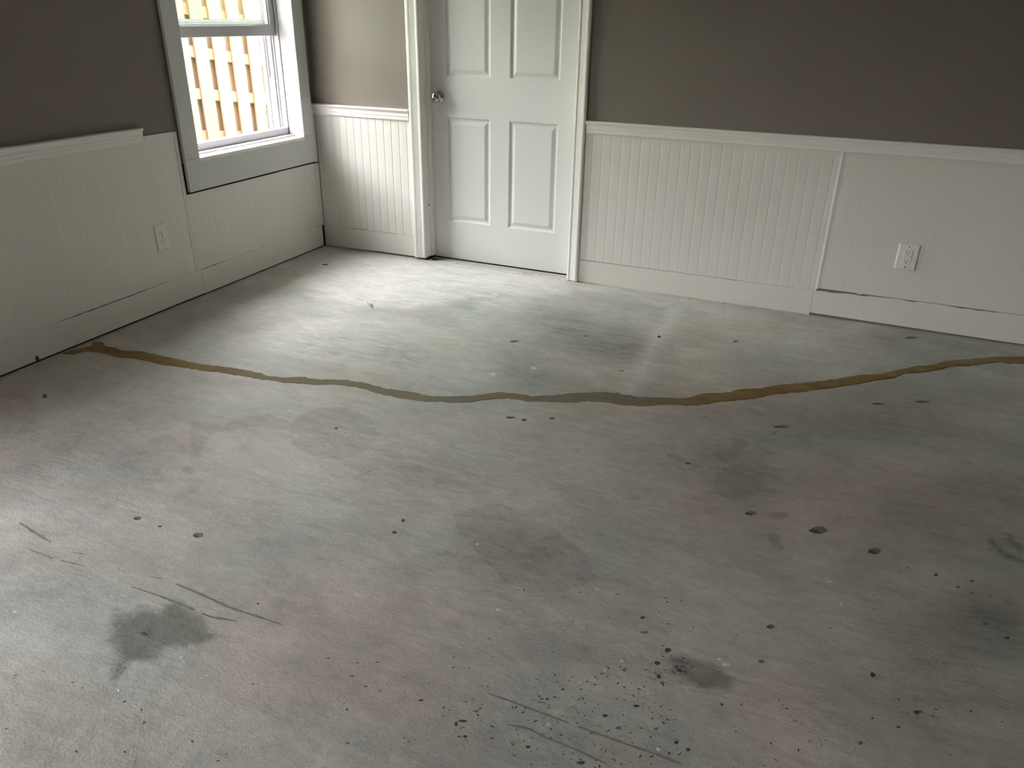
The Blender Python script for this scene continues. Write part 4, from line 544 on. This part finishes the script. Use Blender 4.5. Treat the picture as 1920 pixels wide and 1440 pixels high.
# knob: lathe around the Y axis
def lathe(bm, prof, c, n=28, ax='y'):
    rings = []
    for r_, d in prof:
        ring = []
        for i in range(n):
            t = 2*math.pi*i/n; ct, s_ = math.cos(t)*r_, math.sin(t)*r_
            ring.append(bm.verts.new((c[0]+ct, c[1]-d, c[2]+s_) if ax == 'y' else (c[0]+d, c[1]+ct, c[2]+s_)))
        rings.append(ring)
    for p, q in zip(rings, rings[1:]):
        for i in range(n): bm.faces.new((p[i], p[(i+1) % n], q[(i+1) % n], q[i]))
    if prof[-1][0] > 0: bm.faces.new(rings[-1])
    return bm
kx, kz = .798, .928
bm = lathe(bmesh.new(), [(.032, 0), (.032, .003), (.029, .007), (.019, .010), (.013, .012), (.011, .017), (.0115, .024), (.016, .029), (.023, .034), (.0275, .042), (.0285, .050), (.026, .058), (.020, .0635), (.012, .0665), (.0045, .0675)], (kx, DY, kz))
part('door_knob', bm, 'nickel', label='round brushed-nickel knob', smooth_=True)
part('keyhole_button', lathe(bmesh.new(), [(.0042, .0670), (.0042, .0690), (.003, .0695)], (kx, DY, kz), 14), 'slot')
# jambs, stops, casing
fr = empty('trim_4', (1.18, 0, 0), kind='structure', label='white moulded casing and jamb around the door')
def fpart(name, bm, mat='trim', **k):
    o = link(name, bm, mat, None, **k); o.parent = fr; o.matrix_parent_inverse = Matrix.Translation((-1.18, 0, 0)); return o
fr.matrix_world = Matrix.Translation((1.18, 0, 0))
fpart('jamb', B(.716, .7335, -.004, .118, .016, 2.065))
fpart('jamb', B(1.6265, 1.644, -.004, .118, .004, 2.065))
fpart('head_jamb', B(.7336, 1.6264, -.004, .118, 2.048, 2.065))
fpart('door_stop', B(.7336, .7440, .048, .0890, .016, 2.048, bev=.002))
fpart('door_stop', B(1.6160, 1.6264, .048, .0890, .004, 2.048, bev=.002))
CP = [(0, 0), (0, .009), (.004, .011), (.010, .0115), (.014, .0095), (.020, .0100), (.034, .0130), (.044, .0155), (.050, .0180), (.058, .0185), (.064, .0165), (.068, .012), (.069, 0)]   # from the jamb outwards; back band outside
def casing_v(x0, sgn, z0, z1, w):
    bm = bmesh.new(); k = w/.069
    prism(bm, [(a*k, d) for a, d in CP], z0, z1, lambda a, d, z: (x0+sgn*a*k/k, -d, z)); return bm
CW = .075
fpart('side_casing', casing_v(.728, -1, .014, 2.055, CW))
fpart('side_casing', casing_v(1.632, 1, .006, 2.055, .062))
bm = bmesh.new(); prism(bm, [(a, d) for a, d in CP], .653, 1.694, lambda a, d, x: (x, -d, 2.056+a)); fpart('head_casing', bm)
bm = bmesh.new(); blob(bm, (0, 0), (.006, 0), (0, .012), z=.0005, jag=.3)
o = fpart('dent', bm, 'pit_soft'); o.matrix_basis = Matrix.Identity(4)
o.parent = None; o.parent = fr; o.matrix_parent_inverse = Matrix.Identity(4)
o.matrix_local = Matrix.Translation((.7345-1.18, .043, .325)) @ Matrix.Rotation(R2, 4, 'Y')
# threshold strip; near-black block below stands in for shade in the void
th = bmesh.new(); prism(th, [(.024, -.010), (.024, -.004), (.030, -.0005), (.050, .0008), (.080, .0008), (.086, -.002), (.086, -.010)], .742, 1.620, lambda y, z, x: (x, y, z))
link('trim_5', th, 'metal_strip', kind='structure', label='dirty metal threshold strip under the door')
link('recess_shade', B(.70, 1.66, .012, .90, -.12, -.014), 'dark', kind='structure', label='block coloured near-black as the shade in the recess below the door threshold')

# ------------------------------------------------------------------ window
y0, y1, z0, z1 = W1
win = empty('window_1', (0, 0, 0), kind='structure', label='white double-hung window with its lower sash pushed up, fence outside')
wp = lambda name, bm, mat='vinyl', par=None, **k: link(name, bm, mat, par or win, **k)
TX = .018
cas = wp('window_casing', B(.000, TX, -1.066, y0, .686, 2.03, bev=.0015), 'casing', label='flat grey-white casing board left of the window')
wp('window_casing', B(.000, TX, y1, -.046, .686, 2.03, bev=.0015), 'casing')
wp('window_casing', B(.000, TX, -1.066, -.046, .532, .6845, bev=.0015), 'casing', label='wide casing board under the window')
wp('window_casing', B(.000, TX, y0+.001, y1-.001, 1.935, 2.03, bev=.0015), 'casing')
# jamb extension
wp('jamb_extension', B(-.085, .0165, y0-.011, y0+.0015, .683, 1.945, bev=.001), 'vinyl')
wp('jamb_extension', B(-.085, .0165, y1-.0015, y1+.011, .683, 1.945, bev=.001), 'vinyl')
wp('jamb_extension', B(-.085, .0165, y0+.0016, y1-.0016, 1.932, 1.945), 'trim')
wp('window_sill', B(-.085, .0195, y0+.0016, y1-.0016, .668, .6855, bev=.0015), 'trim')
# vinyl frame: nose + upstand, side tracks, head
wp('frame_nose', B(-.088, -.050, y0+.0018, y1-.0018, .686, .6945, bev=.003))
wp('frame_upstand', B(-.118, -.0885, y0-.003, y1+.003, .686, .732, bev=.002))
wp('frame_sill', B(-.212, -.1185, y0-.003, y1+.003, .670, .716))
for s, yy in ((1, y0), (-1, y1)):
    bm = bmesh.new()                       # track profile with ribs
    loop = [(-.0885, -.012), (-.0885, .006), (-.098, .006), (-.098, .001), (-.128, .001), (-.128, .008), (-.133, .008), (-.133, .001), (-.143, .001), (-.143, .012), (-.150, .012), (-.150, .003), (-.178, .003), (-.178, .013), (-.186, .013), (-.186, .020), (-.212, .020), (-.212, -.012)]
    prism(bm, loop, .716, 1.932, lambda x, y, z: (x, yy+s*y, z)); wp('side_track', bm)
wp('track_cover', B(-.178, -.152, y1-.0125, y1-.003, .717, 1.00))
wp('frame_head', B(-.212, -.0885, y0, y1, 1.905, 1.932))
def sash(xa, xb, za, zb, lab, bot=.052, side=.043):
    s = wp('sash', B(xa, xb, y0+.003, y1-.003, za, za+bot, bev=.002), label=lab)
    for (ya, yb, zc, zd, nm) in ((y0+.003, y0+.003+side, za+bot+.0003, zb, 'stile'), (y1-.003-side, y1-.003, za+bot+.0003, zb, 'stile'), (y0+.0033+side, y1-.0033-side, zb-.045, zb, 'top_rail')):
        link(nm, B(xa, xb, ya, yb, zc, zd, bev=.002), 'vinyl', s)
    # glazing beads and pane
    xm = (xa+xb)/2; ya, yb = y0+.0035+side, y1-.0035-side
    bm = bmesh.new(); box(bm, xm-.009, xm+.009, ya, yb, za+bot, za+bot+.006); box(bm, xm-.009, xm+.009, ya, ya+.006, za+bot+.006, zb-.045); box(bm, xm-.009, xm+.009, yb-.006, yb, za+bot+.006, zb-.045)
    link('glazing_bead', bm, 'vinyl', s)
    link('pane', B(xm-.002, xm+.002, ya+.0061, yb-.0061, za+bot+.0061, zb-.0455), 'glass', s)
sash(-.141, -.105, 1.222, 1.90, 'lower sash raised to the top of the window', bot=.052)
sash(-.184, -.150, 1.262, 1.903, 'upper sash behind the raised lower one', bot=.034, side=.040)

# window_2: glazed opening beside the photographer (out of frame, lights the room)
w2 = empty('window_2', (0, 0, 0), kind='structure', label='wide glazed patio door in the left wall beyond the picture edge')
bm = bmesh.new()
for a in (W2[0], (W2[0]+W2[1])/2-.03, W2[1]-.06): box(bm, -.14, -.08, a, a+.06, W2[2], W2[3])
box(bm, -.14, -.08, W2[0], W2[1], W2[2]-.005, W2[2]+.04); box(bm, -.14, -.08, W2[0], W2[1], W2[3]-.05, W2[3])
link('window_frame', bm, 'vinyl', w2)
for a, b_ in ((W2[0]+.06, (W2[0]+W2[1])/2-.03), ((W2[0]+W2[1])/2+.03, W2[1]-.06)):
    link('pane', B(-.112, -.108, a, b_, W2[2]+.04, W2[3]-.05), 'clear', w2)

w3 = empty('fill_window', (0, 0, 0), kind='structure', label='made-up window in the right wall, added to fill the room with light')  # opening added only as fill light from the right
bm = bmesh.new()
for a in (W3_FILL[0], W3_FILL[1]-.05): box(bm, XR+.03, XR+.09, a, a+.05, W3_FILL[2], W3_FILL[3])
for a in (W3_FILL[2], (W3_FILL[2]+W3_FILL[3])/2, W3_FILL[3]-.05): box(bm, XR+.031, XR+.089, W3_FILL[0], W3_FILL[1], a, a+.05)
link('window_frame', bm, 'vinyl', w3)
link('pane', B(XR+.058, XR+.062, W3_FILL[0]+.05, W3_FILL[1]-.05, W3_FILL[2]+.05, W3_FILL[3]-.05), 'clear', w3)

# ------------------------------------------------------------------ outlets
def outlet_plate(name, w, h, label):
    root = empty(name, (0, 0, 0), label=label, cat='outlet')
    bm = bmesh.new()           # faces +X (left wall); width along Y, height along Z
    rings = []
    for ins, d in ((0, .0003), (0, .003), (.0015, .0045), (.005, .006), (.007, .0062)):
        rings.append([bm.verts.new((d, s*(w/2-ins), t*(h/2-ins))) for s, t in ((-1, -1), (1, -1), (1, 1), (-1, 1))])
    for p, q in zip(rings, rings[1:]):
        for i in range(4): bm.faces.new((p[i], p[(i+1) % 4], q[(i+1) % 4], q[i]))
    bm.faces.new(rings[-1]); bm.faces.new(rings[0])
    link('cover_plate', bm, 'plastic', root)
    return root
def socket_face(root, zc, w=.033, h=.028, x=.0063, name='socket'):
    bm = bmesh.new(); n = 20; loop = []
    for i in range(n):
        t = 2*math.pi*i/n; yy = max(-w/2, min(w/2, math.cos(t)*w*.56)); zz = max(-h/2, min(h/2, math.sin(t)*h*.62)); loop.append((yy, zz))
    prism(bm, loop, x-.001, x+.0018, lambda a, b_, d: (d, a, zc+b_)); s = link(name, bm, 'plastic', root)
    for q in ((-.0078, -.0055, zc, zc+.009), (.0055, .0078, zc+.001, zc+.008), (-.0026, .0026, zc-.010, zc-.0055)):
        link('slot', B(x+.0017, x+.0022, *q), 'slot', s)
ol = outlet_plate('wall_outlet', .072, .125, 'white duplex outlet on the left wall panelling below the sawn-off chair rail')
socket_face(ol, .0195); socket_face(ol, -.0195)
link('screw', lathe(bmesh.new(), [(.003, .006), (.003, .0072), (.001, .0075)], (0, 0, 0), 10, 'x'), 'slot', ol)
ol.location = (.0005, -1.277, .357)
orr = outlet_plate('wall_outlet', .090, .124, 'white rectangular outlet in a wide plate on the back wall, right of the panel seam')
bm = B(.0062, .0088, -.0175, .0175, -.034, .034, bev=.0008); dd = link('device_face', bm, 'plastic', orr)
for zc in (-.006, .001): link('test_button', B(.0086, .0100, -.012, .012, zc, zc+.005), 'plastic', dd)
for zc in (.020, -.022):
    for q in ((-.0078, -.0055, zc, zc+.008), (.0055, .0078, zc, zc+.008), (-.0025, .0025, zc-.008, zc-.004)): link('slot', B(.0086, .0092, *q), 'slot', dd)
for zz in (.048, -.048): link('screw', lathe(bmesh.new(), [(.003, .006), (.003, .0072), (.001, .0075)], (0, 0, zz), 10, 'x'), 'slot', orr)
orr.location = (3.302, -.0005, .350); orr.rotation_euler = (0, 0, -R2)

# ------------------------------------------------------------------ bent wire scrap on the floor
cu = bpy.data.curves.new('w', 'CURVE'); cu.dimensions = '3D'; cu.bevel_depth = .0014; cu.bevel_resolution = 2
sp = cu.splines.new('NURBS'); sp.points.add(len(WIRE)-1); sp.use_endpoint_u = True; sp.order_u = 3
for i, p in enumerate(WIRE): sp.points[i].co = (p[0]-WIRE[0][0], p[1]-WIRE[0][1], .0016 + .002*(i in (3, 4, 5)), 1)
tmp = bpy.data.objects.new('t', cu); C.objects.link(tmp)
me = bpy.data.meshes.new_from_object(tmp.evaluated_get(bpy.context.evaluated_depsgraph_get())); bpy.data.objects.remove(tmp)
me.materials.clear(); me.materials.append(M['rust'])
o = bpy.data.objects.new('bent_wire', me); C.objects.link(o); o.location = (WIRE[0][0], WIRE[0][1], 0)
o['label'] = 'small dark bent loop of wire lying on the bare concrete in front of the door'; o['category'] = 'wire'

# ------------------------------------------------------------------ outside
link('ground', B(-14, -.216, -12, 8, -.5, -.25), 'ground', kind='structure', label='yard ground outside the window')
hb = empty('added_shade_house', (-6.6, 2.0, -.25), label='unseen pale house added beyond the wooden fence to block sky light', cat='house')  # house added out of sight to cut the sky light at the window
link('wall', B(-4.0, 0, -1.4, 9, 0, 6.2), 'siding', hb)
bm = bmesh.new(); prism(bm, [(-4.3, 6.15), (.45, 6.15), (.45, 6.3), (-2, 8.0), (-4.3, 6.3)], -1.7, 9.3, lambda x, z, y: (x, y, z)); link('roof', bm, 'siding', hb)
link('added_chimney_blocker', B(-1.35, -.31, -2.45, -1.75, -.4, 6.6), 'siding', kind='structure', label='made-up siding-clad chimney between the windows, added to block low sky light')  # unseen block added to cut low sky light reaching the window
link('added_upper_storey', B(-.30, XR+.12, YF-.12, 5.0, 2.56, 6.0), 'siding', kind='structure', label='unseen upper storey added above the windows to keep sky light off the fence')  # unseen mass added to shade the fence from the sky
link('wall_outside', B(-.30, -.216, .13, 5.0, -.4, 2.55), 'siding', kind='structure', label='outside wall of the house beyond the corner')
fence = empty('wooden_fence', (-2.2, 1.6, -.25), label='tan pine shadowbox fence of upright pickets seen through the window', cat='fence')
def fp(name, o): o.parent = fence; return o
FX, SL = 0, -.10
pk = None
def picket_mesh():
    bm = bmesh.new(); prism(bm, [(-.0695, 0), (.0695, 0), (.069, 1.80), (.045, 1.84), (-.045, 1.84), (-.069, 1.80)], -.0095, .0095, lambda y, z, x: (x, y, z))
    return bm
pk = link('picket', picket_mesh(), 'pine', fence); pm = pk.data
random.seed(9)
pitch = .214; i0 = -22
for i in range(i0, 18):
    yb = 1.475 - 1.6 + i*pitch
    for side in (0, 1):
        o = pk if (i == i0 and side == 0) else bpy.data.objects.new('picket', pm)
        if o is not pk: C.objects.link(o); o.parent = fence
        o.location = (0 if side == 0 else -.0595, yb + (pitch/2+.022 if side else 0) + random.uniform(-.004, .004), SL*yb*.6 + random.uniform(-.01, .01))
        if side: o.scale = (1, 1.16, 1)
        o.rotation_euler = (random.uniform(-.006, .006), 0, random.uniform(-.02, .02))
for zc in (.32, .66, .99, 1.31):
    bm = bmesh.new(); ya, yb = 1.475-1.6+i0*pitch, 1.475-1.6+18*pitch
    zz = zc + .25
    prism(bm, [(-.0105, 0), (-.0485, 0), (-.0485, .088), (-.0105, .088)], ya, yb, lambda x, z, y: (x, y, zz - .03 + z + SL*y*1.3))
    link('rail', bm, 'pine', fence)
bm = bmesh.new(); n = 22
prev = None
for i in range(n+1):
    t = 2*math.pi*i/n; ring = []
    for j in range(6):
        a = 2*math.pi*j/6; rr = .017+.0035*math.cos(a); ring.append(bm.verts.new((.014+.0035*math.sin(a), rr*math.cos(t), rr*math.sin(t))))
    if prev:
        for j in range(6): bm.faces.new((prev[j], prev[(j+1) % 6], ring[(j+1) % 6], ring[j]))
    prev = ring
rg = link('iron_ring', bm, 'rust', fence, label='small metal ring hanging on a picket'); rg.location = (0, 2.19-1.6, .735)
